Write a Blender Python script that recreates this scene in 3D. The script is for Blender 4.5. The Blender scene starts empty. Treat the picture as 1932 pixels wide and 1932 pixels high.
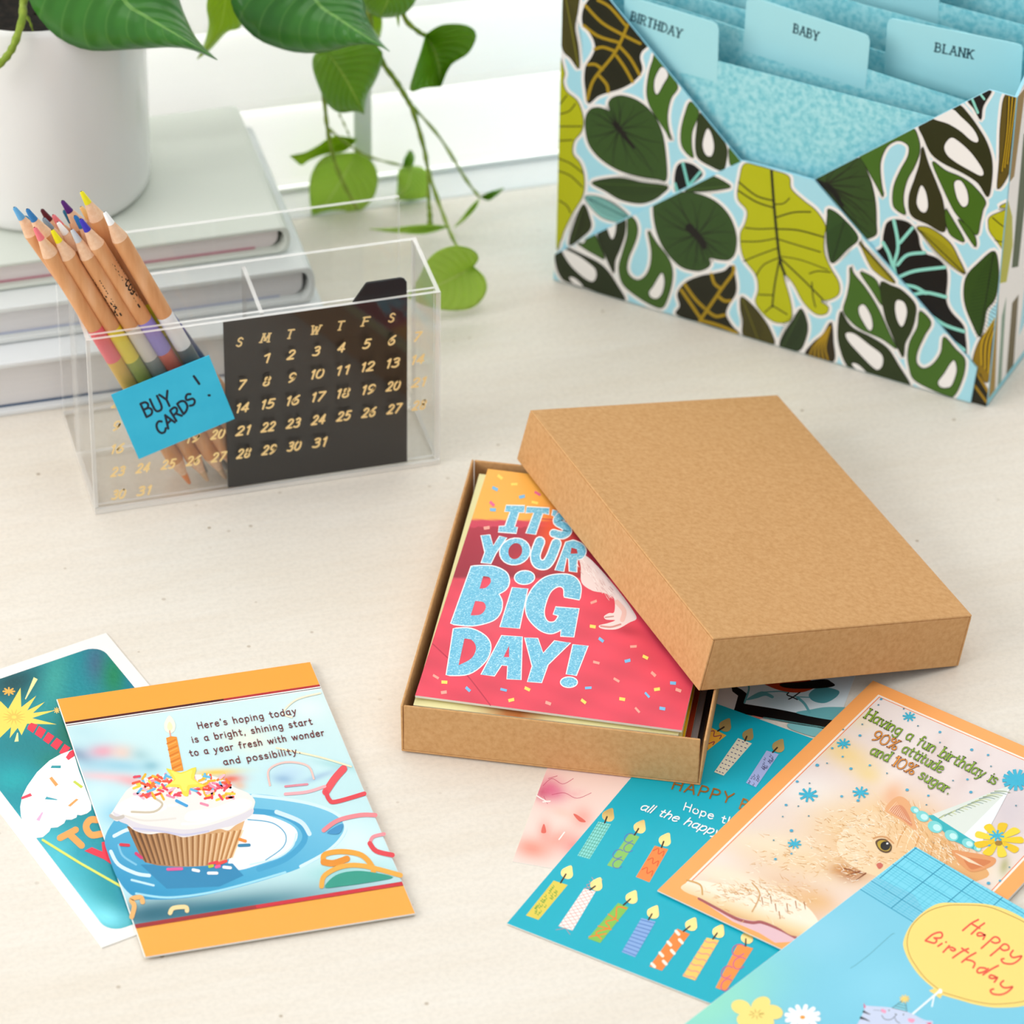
import bpy, bmesh, math, random
import numpy as np
from mathutils import Vector, Matrix
from mathutils.geometry import tessellate_polygon

# ------------------------------------------------------------------ camera, world, lights, exposure
random.seed(7)
rng = np.random.default_rng(7)
scn = bpy.context.scene
COL = scn.collection
FPX, YAW, PITCH, ROLL = 8311.82, -0.27334, 0.64042, 0.01811
CAM = np.array([-0.27259, -1.7363, 1.30725])
_cy, _sy, _cp, _sp = math.cos(YAW), math.sin(YAW), math.cos(PITCH), math.sin(PITCH)
_f = np.array([-_sy * _cp, _cy * _cp, -_sp]); _r = np.array([_cy, _sy, 0.0]); _u = np.cross(_r, _f)
_cr, _sr = math.cos(ROLL), math.sin(ROLL)
RIGHT, UP, FWD = _cr * _r + _sr * _u, -_sr * _r + _cr * _u, _f
cam_d = bpy.data.cameras.new('camera')
cam_d.sensor_width = 36.0
cam_d.lens = 36.0 * FPX / 1932.0
cam_d.clip_start, cam_d.clip_end = 0.05, 60
cam_d.dof.use_dof = True
cam_d.dof.focus_distance = 2.04
cam_d.dof.aperture_fstop = 10.0
cam_o = bpy.data.objects.new('camera', cam_d)
COL.objects.link(cam_o)
cam_o.matrix_world = Matrix([[RIGHT[i], UP[i], -FWD[i], CAM[i]] for i in range(3)] + [[0, 0, 0, 1]])
scn.camera = cam_o

world = bpy.data.worlds.new('daylight'); scn.world = world
world.use_nodes = True
bg = world.node_tree.nodes['Background']
bg.inputs[0].default_value = (0.975, 0.985, 1.0, 1)
bg.inputs[1].default_value = WORLD_STRENGTH = 0.63

def area(name, loc, target, size, watts, col):
    l = bpy.data.lights.new(name, 'AREA'); l.shape = 'RECTANGLE'
    l.size, l.size_y = size; l.energy = watts; l.color = col
    o = bpy.data.objects.new(name, l); COL.objects.link(o)
    o.location = loc
    o.rotation_euler = (Vector(target) - Vector(loc)).to_track_quat('-Z', 'Y').to_euler()
    return o
area('left_window_light', (-2.6, -0.5, 1.5), (0.15, -0.05, 0), (2.2, 1.6), 58, (1.0, 0.985, 0.96))
area('ceiling_bounce_light', (0.5, -0.3, 2.9), (0.2, -0.1, 0), (2.6, 2.2), 25, (1.0, 0.99, 0.97))
area('daylight_behind_blind', (0.3, 1.3, 0.7), (0.25, 0.3, 0.15), (2.4, 1.4), 125, (1.0, 1.0, 0.99))
scn.view_settings.view_transform = 'Standard'
scn.view_settings.look = 'None'
scn.view_settings.exposure = -0.05
scn.view_settings.gamma = 1.0
scn.view_settings.use_curve_mapping = False
scn.cycles.transparent_max_bounces = 48

# ------------------------------------------------------------------ projection helpers: a point of the photograph to a point on a real surface
def ray(p):
    return (RIGHT * (p[0] - 966) - UP * (p[1] - 966)) / FPX + FWD
def on_z(p, z=0.0):
    d = ray(p); return CAM + d * ((z - CAM[2]) / d[2])
def on_y(p, y):
    d = ray(p); return CAM + d * ((y - CAM[1]) / d[1])
def on_plane(p, P0, n):
    d = ray(p); return CAM + d * (np.dot(P0 - CAM, n) / np.dot(d, n))
def px(P):
    q = np.asarray(P, float) - CAM
    z = q @ FWD
    return (966 + FPX * (q @ RIGHT) / z, 966 - FPX * (q @ UP) / z)

def lin(c):
    return tuple((v / 12.92 if v <= 0.04045 else ((v + 0.055) / 1.055) ** 2.4) for v in c)
def hx(s):
    s = s.lstrip('#'); return lin([int(s[i:i + 2], 16) / 255 for i in (0, 2, 4)])
def mixc(a, b, t):
    return tuple(a[i] * (1 - t) + b[i] * t for i in range(3))

# ------------------------------------------------------------------ materials
def new_mat(name):
    m = bpy.data.materials.new(name); m.use_nodes = True
    return m, m.node_tree, m.node_tree.nodes['Principled BSDF']
def plain(name, col, rough=0.5, spec=0.4, **kw):
    m, nt, b = new_mat(name)
    b.inputs['Base Color'].default_value = (*(hx(col) if isinstance(col, str) else col), 1)
    b.inputs['Roughness'].default_value = rough
    b.inputs['Specular IOR Level'].default_value = spec
    for k, v in kw.items(): b.inputs[k.replace('_', ' ')].default_value = v
    return m
def node(nt, t, **kw):
    n = nt.nodes.new(t)
    for k, v in kw.items(): setattr(n, k, v)
    return n
def ramp(nt, stops):
    r = node(nt, 'ShaderNodeValToRGB')
    e = r.color_ramp.elements
    while len(e) < len(stops): e.new(0.5)
    for el, (p, c) in zip(e, stops):
        el.position = p; el.color = (*(hx(c) if isinstance(c, str) else c), 1)
    return r
def noisy(name, stops, scale, detail=4, rough=0.6, spec=0.3, stretch=(1, 1, 1), bump=0.0, bscale=None, coord='Object', nrough=0.55):
    m, nt, b = new_mat(name)
    tc = node(nt, 'ShaderNodeTexCoord'); mp = node(nt, 'ShaderNodeMapping')
    mp.inputs['Scale'].default_value = stretch
    nt.links.new(tc.outputs[coord], mp.inputs[0])
    nz = node(nt, 'ShaderNodeTexNoise'); nz.inputs['Scale'].default_value = scale; nz.inputs['Detail'].default_value = detail
    nz.inputs['Roughness'].default_value = nrough
    nt.links.new(mp.outputs[0], nz.inputs['Vector'])
    r = ramp(nt, stops); nt.links.new(nz.outputs['Fac'], r.inputs[0]); nt.links.new(r.outputs[0], b.inputs['Base Color'])
    b.inputs['Roughness'].default_value = rough; b.inputs['Specular IOR Level'].default_value = spec
    if bump:
        n2 = node(nt, 'ShaderNodeTexNoise'); n2.inputs['Scale'].default_value = bscale or scale; n2.inputs['Detail'].default_value = 3
        nt.links.new(mp.outputs[0], n2.inputs['Vector'])
        bp = node(nt, 'ShaderNodeBump'); bp.inputs['Strength'].default_value = bump; bp.inputs['Distance'].default_value = 0.0004
        nt.links.new(n2.outputs['Fac'], bp.inputs['Height']); nt.links.new(bp.outputs[0], b.inputs['Normal'])
    return m
def printed(name, rough=0.42, spec=0.35, metallic=0.0, bump=0.0):
    m, nt, b = new_mat(name)
    a = node(nt, 'ShaderNodeAttribute', attribute_name='Col')
    nt.links.new(a.outputs['Color'], b.inputs['Base Color'])
    b.inputs['Roughness'].default_value = rough; b.inputs['Specular IOR Level'].default_value = spec; b.inputs['Metallic'].default_value = metallic
    if bump:
        tc = node(nt, 'ShaderNodeTexCoord'); nz = node(nt, 'ShaderNodeTexNoise'); nz.inputs['Scale'].default_value = 420; nz.inputs['Detail'].default_value = 2
        nt.links.new(tc.outputs['Object'], nz.inputs['Vector'])
        bp = node(nt, 'ShaderNodeBump'); bp.inputs['Strength'].default_value = bump; bp.inputs['Distance'].default_value = 0.0004
        nt.links.new(nz.outputs['Fac'], bp.inputs['Height']); nt.links.new(bp.outputs[0], b.inputs['Normal'])
    return m
M_PRINT = printed('printed_card')
M_FOIL = printed('gold_foil_print', 0.22, 0.5, 0.6)
M_PAPER = plain('white_card_stock', '#f3f1ec', 0.6, 0.25)

def glitter(name, col, lite):
    m, nt, b = new_mat(name)
    tc = node(nt, 'ShaderNodeTexCoord')
    v = node(nt, 'ShaderNodeTexVoronoi'); v.inputs['Scale'].default_value = 1900
    nt.links.new(tc.outputs['Object'], v.inputs['Vector'])
    sp = node(nt, 'ShaderNodeSeparateColor'); nt.links.new(v.outputs['Color'], sp.inputs[0])
    r = ramp(nt, [(0.0, col), (0.55, '#74c2de'), (0.85, lite), (1.0, '#c4e8f5')]); nt.links.new(sp.outputs[0], r.inputs[0])
    nt.links.new(r.outputs[0], b.inputs['Base Color']); b.inputs['Roughness'].default_value = 0.5
    return m
M_GLITTER = glitter('blue_glitter', '#5fb6da', '#8fd3ea')

# ------------------------------------------------------------------ object helpers
def link(o, parent=None):
    COL.objects.link(o)
    if parent is not None: o.parent = parent
    return o
def tag(o, label, cat, group=None, kind=None):
    o['label'] = label; o['category'] = cat
    if group: o['group'] = group
    if kind: o['kind'] = kind
    return o
def thing(name, loc, label, cat, group=None):
    o = bpy.data.objects.new(name, None); o.empty_display_size = 0.01
    o.location = loc; COL.objects.link(o)
    return tag(o, label, cat, group)
def build(name, verts, faces, mats, parent=None, fmat=None, smooth=False, origin=None, cols=None, uvs=None):
    """one mesh object; verts are world points, the object's origin is put at its parent's origin or at its own base"""
    V = np.asarray(verts, float)
    if origin is None:
        origin = np.array(parent.location) if parent is not None and parent.parent is None else (
            np.array([*(V[:, :2].min(0) + V[:, :2].max(0)) / 2, V[:, 2].min()]) if parent is None else np.array(parent['_o']))
    me = bpy.data.meshes.new(name)
    me.from_pydata((V - origin).tolist(), [], [list(f) for f in faces])
    for m in (mats if isinstance(mats, (list, tuple)) else [mats]): me.materials.append(m)
    if fmat is not None: me.polygons.foreach_set('material_index', list(fmat))
    if smooth: me.polygons.foreach_set('use_smooth', [True] * len(me.polygons))
    if cols is not None:
        ca = me.color_attributes.new('Col', 'FLOAT_COLOR', 'CORNER')
        c = np.ones((len(me.loops), 4), np.float32); c[:, :3] = cols; ca.data.foreach_set('color', c.ravel())
    if uvs is not None:
        ul = me.uv_layers.new(name='UVMap'); ul.data.foreach_set('uv', np.asarray(uvs, np.float32).ravel())
    me.update()
    o = bpy.data.objects.new(name, me)
    if parent is None:
        o.location = origin
    link(o, parent)
    o['_o'] = [float(t) for t in origin]
    return o
class MB:
    """collects shapes of one mesh"""
    def __init__(s): s.v, s.f, s.m = [], [], []
    def add(s, v, f, m=0):
        b = len(s.v); s.v += [tuple(p) for p in v]; s.f += [tuple(i + b for i in q) for q in f]; s.m += [m] * len(f); return s
    def box(s, lo, hi, m=0, M=None):
        P = [(x, y, z) for z in (lo[2], hi[2]) for y in (lo[1], hi[1]) for x in (lo[0], hi[0])]
        if M is not None: P = [M(p) for p in P]
        return s.add(P, [(0, 2, 3, 1), (4, 5, 7, 6), (0, 1, 5, 4), (2, 6, 7, 3), (0, 4, 6, 2), (1, 3, 7, 5)], m)
    def prism(s, poly, up, m=0, mside=None):
        """poly: planar 3-D outline, extruded by vector up"""
        n = len(poly); P = [np.asarray(p, float) for p in poly]; Q = [p + up for p in P]
        tri = tessellate_polygon([[Vector(p) for p in P]])
        b = len(s.v); s.v += [tuple(p) for p in P + Q]
        for t in tri:
            s.f.append((b + t[0], b + t[1], b + t[2])); s.m.append(m)
            s.f.append((b + n + t[2], b + n + t[1], b + n + t[0])); s.m.append(m)
        for i in range(n):
            j = (i + 1) % n
            s.f.append((b + i, b + j, b + n + j, b + n + i)); s.m.append(m if mside is None else mside)
        return s
    def tube(s, pts, rad, seg=8, m=0, cap=True):
        P = [np.asarray(p, float) for p in pts]; n = len(P)
        R_ = rad if isinstance(rad, (list, tuple, np.ndarray)) else [rad] * n
        b = len(s.v); ref = np.array([0.13, 0.31, 0.94])
        for i in range(n):
            t = P[min(i + 1, n - 1)] - P[max(i - 1, 0)]; t = t / (np.linalg.norm(t) + 1e-12)
            a = np.cross(t, ref); a /= np.linalg.norm(a); c = np.cross(t, a)
            for k in range(seg):
                an = 2 * math.pi * k / seg; s.v.append(tuple(P[i] + R_[i] * (math.cos(an) * a + math.sin(an) * c)))
        for i in range(n - 1):
            for k in range(seg):
                k2 = (k + 1) % seg
                s.f.append((b + i * seg + k, b + i * seg + k2, b + (i + 1) * seg + k2, b + (i + 1) * seg + k)); s.m.append(m)
        if cap:
            s.f.append(tuple(b + k for k in range(seg))[::-1]); s.m.append(m)
            s.f.append(tuple(b + (n - 1) * seg + k for k in range(seg))); s.m.append(m)
        return s
    def build(s, name, mats, parent=None, smooth=False, origin=None):
        o = build(name, s.v, s.f, mats, parent, s.m, smooth, origin)
        bm = bmesh.new(); bm.from_mesh(o.data); bmesh.ops.recalc_face_normals(bm, faces=bm.faces); bm.to_mesh(o.data); bm.free()
        return o
def bevel(o, w, seg=2, ang=0.6):
    b = o.modifiers.new('bevel', 'BEVEL'); b.width = w; b.segments = seg; b.limit_method = 'ANGLE'; b.angle_limit = ang
    return o
def smooth_pts(p, closed=True, sub=5):
    """Catmull-Rom through the points"""
    p = [np.asarray(q, float) for q in p]; n = len(p)
    if n < 3: return p
    out = []
    for i in range(n if closed else n - 1):
        a, b, c, d = (p[(i - 1) % n], p[i], p[(i + 1) % n], p[(i + 2) % n]) if closed else (p[max(i - 1, 0)], p[i], p[i + 1], p[min(i + 2, n - 1)])
        for k in range(sub):
            t = k / sub
            out.append(0.5 * (2 * b + (c - a) * t + (2 * a - 5 * b + 4 * c - d) * t * t + (3 * b - a - 3 * c + d) * t ** 3))
    if not closed: out.append(p[-1])
    return out

# ------------------------------------------------------------------ a hand-drawn single-line alphabet: "width|stroke;stroke", each stroke a list of x,y in hundredths of cap height
GLYPH = {
 'A': '66|0,0 33,100;33,100 66,0;13,36 53,36', 'B': '58|4,0 4,100;4,100 36,97 50,76 36,55 4,54;4,54 42,51 57,28 42,3 4,0',
 'C': '62|60,82 40,100 14,90 2,52 12,14 38,0 60,16', 'D': '64|4,0 4,100;4,100 34,96 60,72 60,28 34,4 4,0',
 'E': '52|4,0 4,100;4,100 50,100;4,53 42,53;4,0 50,0', 'F': '50|4,0 4,100;4,100 50,100;4,53 42,53', 'G': '66|62,82 40,100 14,90 2,52 12,14 40,0 62,14 63,46;63,46 38,46',
 'H': '62|4,0 4,100;58,0 58,100;4,52 58,52', 'I': '8|4,0 4,100', 'K': '60|4,0 4,100;56,100 4,45;20,60 58,0', 'L': '48|4,0 4,100;4,0 46,0',
 'M': '80|2,0 12,100;12,100 40,20;40,20 68,100;68,100 78,0', 'N': '64|4,0 4,100;4,100 60,0;60,0 60,100', 'O': '68|34,100 8,84 1,50 8,16 34,0 60,16 67,50 60,84 34,100',
 'P': '56|4,0 4,100;4,100 40,97 54,74 40,50 4,47', 'R': '60|4,0 4,100;4,100 40,97 54,75 40,52 4,50;28,50 58,0', 'S': '54|50,84 28,100 6,88 6,66 28,53 48,40 50,14 28,0 2,14',
 'T': '60|30,0 30,100;0,100 60,100', 'U': '62|4,100 4,30 14,5 31,0 48,5 58,30 58,100', 'W': '88|0,100 22,0;22,0 44,84;44,84 66,0;66,0 88,100', 'Y': '62|0,100 31,48;62,100 31,48;31,48 31,0',
 'a': '52|44,54 26,64 6,52 2,28 12,4 30,4 43,22;45,64 45,10 53,0', 'b': '50|4,0 4,100;4,40 20,62 40,58 48,32 38,4 18,0 4,16', 'c': '46|44,52 26,64 6,52 2,28 12,4 30,0 45,12',
 'd': '52|46,0 46,100;46,42 30,64 8,54 2,30 12,4 30,2 46,22', 'e': '50|3,34 47,38;47,38 40,58 24,64 6,50 2,28 12,4 30,0 46,12', 'f': '36|36,92 24,100 14,86 14,0;0,62 32,62',
 'g': '52|44,54 26,64 6,52 2,30 12,8 30,6 44,24;46,64 46,-14 34,-32 14,-30 4,-22', 'h': '50|4,0 4,100;4,38 20,62 38,60 44,40 44,0', 'i': '10|5,0 5,62;5,84 5,87',
 'l': '10|5,0 5,100', 'm': '78|4,0 4,62;4,40 16,62 32,58 38,38 38,0;38,40 50,62 66,58 72,38 72,0', 'n': '50|4,0 4,62;4,38 20,62 38,60 44,40 44,0',
 'o': '52|26,64 8,54 2,32 8,8 26,0 44,8 50,32 44,54 26,64', 'p': '50|4,62 4,-34;4,40 20,62 40,58 48,32 38,4 18,0 4,16', 'r': '36|4,0 4,62;4,36 16,58 35,60', 's': '42|38,54 22,64 6,54 8,40 24,32 38,22 36,6 20,0 2,8',
 't': '38|16,88 16,14 26,1 37,5;0,62 34,62', 'u': '50|4,62 4,20 14,2 28,2 44,20;44,62 44,0', 'v': '50|0,62 24,0;24,0 48,62', 'w': '76|0,62 18,0;18,0 38,58;38,58 58,0;58,0 76,62', 'y': '50|2,62 24,4;48,62 24,2 12,-26 -2,-32',
 '0': '62|31,100 8,84 2,50 8,16 31,0 54,16 60,50 54,84 31,100', '1': '26|4,80 22,100;22,100 22,0', '2': '56|4,80 16,98 40,98 52,76 40,48 2,2;2,2 56,2', '3': '54|6,90 26,100 46,92 46,66 22,54;22,54 48,48 52,20 34,1 4,8',
 '4': '58|42,0 42,100;42,100 0,28;0,28 58,28', '5': '54|50,100 12,100;12,100 8,56;8,56 34,62 52,44 46,12 24,0 2,8', '6': '56|46,100 18,74 3,36 12,6 32,0 52,16 50,44 32,56 8,38', '7': '54|2,100 54,100;54,100 18,0',
 '8': '56|28,100 8,90 10,66 28,54 48,38 50,12 28,0 6,12 8,38 28,54 46,66 48,90 28,100', '9': '56|52,66 44,46 26,42 6,56 6,84 24,100 46,92 53,66 44,24 14,0',
 '%': '74|18,100 4,92 4,72 18,64 32,72 32,92 18,100;62,100 12,0;56,36 42,28 42,8 56,0 70,8 70,28 56,36', '!': '12|8,100 6,30;5,2 5,6', "'": '12|7,100 5,80', '.': '12|6,0 6,4', ',': '14|8,4 4,-16', '-': '30|4,48 26,48', '*': '24|12,46 12,54', ' ': '34|',
}
def layout(text, gap=16):
    """list of (strokes) in cap-height units and the total width"""
    x, out = 0.0, []
    for ch in text:
        w, st = GLYPH[ch].split('|')
        for s in st.split(';'):
            if s.strip():
                out.append([((x + float(a)) / 100, float(b) / 100) for a, b in (q.split(',') for q in s.split())])
        x += float(w) + gap
    return out, (x - gap) / 100

class Art:
    """flat printing on one planar face; shapes are given in the coordinates of a traced view (origin ox, oy and zoom s) of that face"""
    EPS = 2e-6
    def __init__(s, P0, n, base=1e-5):
        s.P0, s.n = np.asarray(P0, float), np.asarray(n, float) / np.linalg.norm(n)
        s.v, s.f, s.c, s.m = [], [], [], []; s.k = 0; s.base = base; s.view(0, 0, 1); s.hold = False; s.clip = []; s.fc = []
    def view(s, ox, oy, z): s.o = (ox, oy); s.z = z; return s
    def p3(s, p, off):
        return on_plane((s.o[0] + p[0] / s.z, s.o[1] + p[1] / s.z), s.P0, s.n) + s.n * off
    def lay(s):
        s.k += 0.35 if s.hold else 1
        return s.base + s.k * s.EPS
    def tri(s, pts, faces, cols, mat=0, off=None):
        off = s.lay() if off is None else off
        b = len(s.v); s.v += [s.p3(p, off) for p in pts]
        flip = None
        for f in faces:
            if flip is None:
                a, c, d = (s.v[b + f[0]], s.v[b + f[1]], s.v[b + f[2]])
                flip = np.dot(np.cross(c - a, d - a), s.n) < 0
            f = tuple(f)[::-1] if flip else tuple(f)
            s.f.append(tuple(b + i for i in f)); s.m.append(mat)
            for i in f: s.c.append(cols[i] if isinstance(cols, list) else cols)
    def poly(s, pts, col, mat=0, holes=(), grad=None):
        col = hx(col) if isinstance(col, str) else col
        loops = [[tuple(map(float, p[:2])) for p in pts]] + [[tuple(map(float, p[:2])) for p in h] for h in holes]
        flat = [p for l in loops for p in l]
        t = tessellate_polygon([[Vector((p[0], p[1], 0)) for p in l] for l in loops])
        off = s.lay(); b = len(s.v); s.v += [s.p3(p, off) for p in flat]
        cs = [col if grad is None else grad(p) for p in flat]
        for f in t:
            a, c, d = (s.v[b + i] for i in f)
            cr = np.dot(np.cross(c - a, d - a), s.n)
            if abs(cr) < 1e-16: continue
            f = tuple(f) if cr > 0 else tuple(f)[::-1]
            s.f.append(tuple(b + i for i in f)); s.m.append(mat); s.c += [cs[i] for i in f]
    def blob(s, pts, col, mat=0, holes=(), sub=5, line=None, lw=0, **kw):
        q = smooth_pts(pts, True, sub)
        s.poly(q, col, mat, [smooth_pts(h, True, sub) for h in holes], **kw)
        return q
    def disc(s, c, rx, ry, col, mat=0, rot=0.0, n=14):
        cr, sr = math.cos(rot), math.sin(rot)
        pts = []
        for k in range(n):
            a = 2 * math.pi * k / n; x, y = rx * math.cos(a), ry * math.sin(a); pts.append((c[0] + x * cr - y * sr, c[1] + x * sr + y * cr))
        s.tri(pts, [tuple(range(n))], hx(col) if isinstance(col, str) else col, mat)
    def stroke(s, pts, w, col, mat=0, closed=False, sm=True, sub=5, taper=0.0, cap=True):
        col = hx(col) if isinstance(col, str) else col
        P = [np.asarray(p, float)[:2] for p in pts]
        if sm and len(P) > 2: P = smooth_pts(P, closed, sub)
        n = len(P)
        if closed: P = P + [P[0]]; n += 1
        L, R_ = [], []
        for i in range(n):
            if closed and i in (0, n - 1): t = P[1] - P[-2]
            else: t = P[min(i + 1, n - 1)] - P[max(i - 1, 0)]
            t = t / (np.linalg.norm(t) + 1e-9); nn = np.array([-t[1], t[0]])
            ww = w / 2 * (1 - taper * i / max(n - 1, 1)); L.append(P[i] + nn * ww); R_.append(P[i] - nn * ww)
        V, F = [], []
        for i in range(n): V += [L[i], R_[i]]
        for i in range(n - 1): F.append((2 * i, 2 * i + 1, 2 * i + 3, 2 * i + 2))
        if cap and not closed:
            for e, q in ((0, P[0] - P[1]), (n - 1, P[-1] - P[-2])):
                q = q / (np.linalg.norm(q) + 1e-9); nn = np.array([-q[1], q[0]]); r = np.linalg.norm(L[e] - R_[e]) / 2
                b = len(V)
                for k in range(7):
                    a = math.pi * (k / 6 - 0.5); V.append(P[e] + r * (math.cos(a) * q + math.sin(a) * nn))
                F.append(tuple(range(b, b + 7)))
        off = s.lay()
        b = len(s.v); s.v += [s.p3(p, off) for p in V]
        for f in F:
            a, c, d = s.v[b + f[0]], s.v[b + f[1]], s.v[b + f[2]]
            if np.dot(np.cross(c - a, d - a), s.n) < 0: f = f[::-1]
            s.f.append(tuple(b + i for i in f)); s.m.append(mat); s.c += [col] * len(f)
    def text(s, txt, p0, p1, up, w, col, mat=0, gap=16, serif=False, slant=0.0, thick=None):
        """baseline from p0 to p1, up = vector of the cap height"""
        st, W = layout(txt, gap)
        p0, p1, up = np.array(p0, float), np.array(p1, float), np.array(up, float)
        ex = (p1 - p0) / W
        s.lay(); h = s.hold; s.hold = True
        for q in st:
            z = [p0 + ex * (x + slant * y) + up * y for x, y in q]
            ww = w
            if thick and len(q) == 2 and abs(q[0][0] - q[1][0]) < 0.05 and abs(q[0][1] - q[1][1]) > 0.3: ww = w * thick
            s.stroke(z, ww, col, mat, sub=4)
            if serif and len(q) == 2 and abs(q[0][1] - q[1][1]) > 0.3:
                for x, y in q:
                    s.stroke([p0 + ex * (x - 0.13) + up * y, p0 + ex * (x + 0.13) + up * y], w * 0.8, col, mat)
        s.hold = h
    def grid(s, A, B, C_, D, nu, nv, fn, mat=0):
        """quad A-B-C-D (3-D corners) filled with a colour field fn(pixel array) -> rgb"""
        off = s.lay(); b = len(s.v)
        A, B, C_, D = (np.asarray(q, float) for q in (A, B, C_, D))
        u = np.linspace(0, 1, nu + 1)[None, :, None]; v = np.linspace(0, 1, nv + 1)[:, None, None]
        P = (A * (1 - u) * (1 - v) + B * u * (1 - v) + C_ * u * v + D * (1 - u) * v).reshape(-1, 3)
        q = P - CAM; zz = q @ FWD
        X = (966 + FPX * (q @ RIGHT) / zz - s.o[0]) * s.z; Y = (966 - FPX * (q @ UP) / zz - s.o[1]) * s.z
        c = fn(X, Y, np.tile(np.linspace(0, 1, nu + 1), nv + 1), np.repeat(np.linspace(0, 1, nv + 1), nu + 1))
        s.v += list(P + s.n * off)
        up = np.dot(np.cross(B - A, D - A), s.n) > 0
        for j in range(nv):
            for i in range(nu):
                a = j * (nu + 1) + i; f = (a, a + 1, a + nu + 2, a + nu + 1)
                if not up: f = f[::-1]
                s.f.append(tuple(b + k for k in f)); s.m.append(mat); s.c += [tuple(c[k]) for k in f]
    def cut(s):
        """trim every face to the half-planes that were set when it was drawn"""
        V, F, C_, M_ = list(s.v), [], [], []; ci = 0
        for k, f in enumerate(s.f):
            cl = s.c[ci:ci + len(f)]; ci += len(f)
            planes = s.fc[k] if k < len(s.fc) else ()
            if not planes: F.append(f); C_ += cl; M_.append(s.m[k]); continue
            P = [np.asarray(s.v[i]) for i in f]; touched = False
            for (q, n) in planes:
                d = [float((p - q) @ n) for p in P]
                if min(d) >= 0: continue
                touched = True; out = []
                for i in range(len(P)):
                    j = (i + 1) % len(P)
                    if d[i] >= 0: out.append(P[i])
                    if (d[i] < 0) != (d[j] < 0): t = d[i] / (d[i] - d[j]); out.append(P[i] + (P[j] - P[i]) * t)
                P = out
                if len(P) < 3: break
            if len(P) < 3: continue
            if not touched: F.append(f); C_ += cl; M_.append(s.m[k]); continue
            b = len(V); V += P; F.append(tuple(range(b, b + len(P)))); C_ += [cl[0]] * len(P); M_.append(s.m[k])
        s.v, s.f, s.c, s.m = V, F, C_, M_
    def mark(s):
        while len(s.fc) < len(s.f): s.fc.append(tuple(s.clip))
    def make(s, name, mats, parent, body=None):
        s.mark()
        if any(s.fc): s.cut()
        """joins an optional body (MB, material 0 = first of mats) with the printing"""
        v, f, m, c = [], [], [], []
        nb = 0
        if body is not None:
            v += body.v; f += body.f; m += body.m; c += [(1, 1, 1)] * sum(len(q) for q in body.f); nb = len(body.v)
        v += [tuple(p) for p in s.v]; f += [tuple(i + nb for i in q) for q in s.f]; m += [k + 1 for k in s.m]; c += s.c
        return build(name, v, f, mats, parent, m, False, None, np.array(c, np.float32))
def field(base, blobs):
    """soft colour field: base colour (or function) with gaussian spots (x, y, rx, ry, rot, colour, strength)"""
    def fn(X, Y, U, V):
        c = base(X, Y, U, V) if callable(base) else np.tile(np.array(hx(base)), (len(X), 1))
        for (x, y, rx, ry, rot, col, k) in blobs:
            dx, dy = X - x, Y - y; cr, sr = math.cos(rot), math.sin(rot)
            w = k * np.exp(-(((dx * cr + dy * sr) / rx) ** 2 + ((-dx * sr + dy * cr) / ry) ** 2))
            c = c * (1 - w[:, None]) + np.array(hx(col)) * w[:, None]
        return c
    return fn
def slab(corners, t):
    """card body under four top corners"""
    b = MB(); P = [np.asarray(p, float) for p in corners]
    n = np.cross(P[1] - P[0], P[3] - P[0]); n /= np.linalg.norm(n)
    if n[2] < 0: n = -n
    b.prism([p - n * t for p in P], n * t); return b

# ================================================================== SETTING
WALL_Y = 0.262
M_WALL = noisy('painted_wall', [(0.3, '#e9e8e4'), (0.7, '#f1f0ec')], 30, rough=0.8, spec=0.2)
M_WHITE = noisy('white_gloss_paint', [(0.3, '#f4f5f3'), (0.7, '#fafaf8')], 20, rough=0.35, spec=0.4)
b = MB()
for lo, hi in (((-1.6, .40, -.75), (-.75, .50, 1.9)), ((1.05, .40, -.75), (1.9, .50, 1.9)), ((-.75, .40, -.75), (1.05, .50, -.03)), ((-.75, .40, 1.2), (1.05, .50, 1.9))): b.box(lo, hi)
o = b.build('wall_back', M_WALL); o['kind'] = 'structure'
b = MB().box((-1.6, -2.6, -.78), (1.9, .50, -.75))
M_FLOOR = noisy('floor_boards', [(0.3, '#b9ab98'), (0.7, '#c9bca9')], 6, stretch=(1, 9, 1), rough=0.6)
o = b.build('floor', M_FLOOR); o['kind'] = 'structure'
# window: frame with a pane, in the wall opening behind the blind
m, nt, bs = new_mat('window_glass')
for n_ in list(nt.nodes):
    if n_.type == 'BSDF_PRINCIPLED': nt.nodes.remove(n_)
tr = node(nt, 'ShaderNodeBsdfTransparent'); gl = node(nt, 'ShaderNodeBsdfGlossy'); gl.inputs['Roughness'].default_value = 0.03
mx = node(nt, 'ShaderNodeMixShader'); mx.inputs[0].default_value = 0.08
nt.links.new(tr.outputs[0], mx.inputs[1]); nt.links.new(gl.outputs[0], mx.inputs[2]); nt.links.new(mx.outputs[0], nt.nodes['Material Output'].inputs[0])
M_PANE = m
b = MB()
b.box((-.75, .42, -.03), (-.70, .46, 1.2)).box((1.0, .42, -.03), (1.05, .46, 1.2)).box((-.70, .42, -.03), (1.0, .46, .02)).box((-.70, .42, 1.15), (1.0, .46, 1.2)).box((.13, .42, .02), (.17, .46, 1.15))
win = b.build('window_1', M_WHITE); win['kind'] = 'structure'
b = MB().box((-.70, .438, .02), (.13, .442, 1.15)).box((.17, .438, .02), (1.0, .442, 1.15)); b.build('window_pane', M_PANE, win)
b = MB().box((-.75, .2408, -.034), (1.05, .4199, .0)); o = bevel(b.build('trim_1', M_WHITE), .002); o['kind'] = 'structure'

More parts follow.
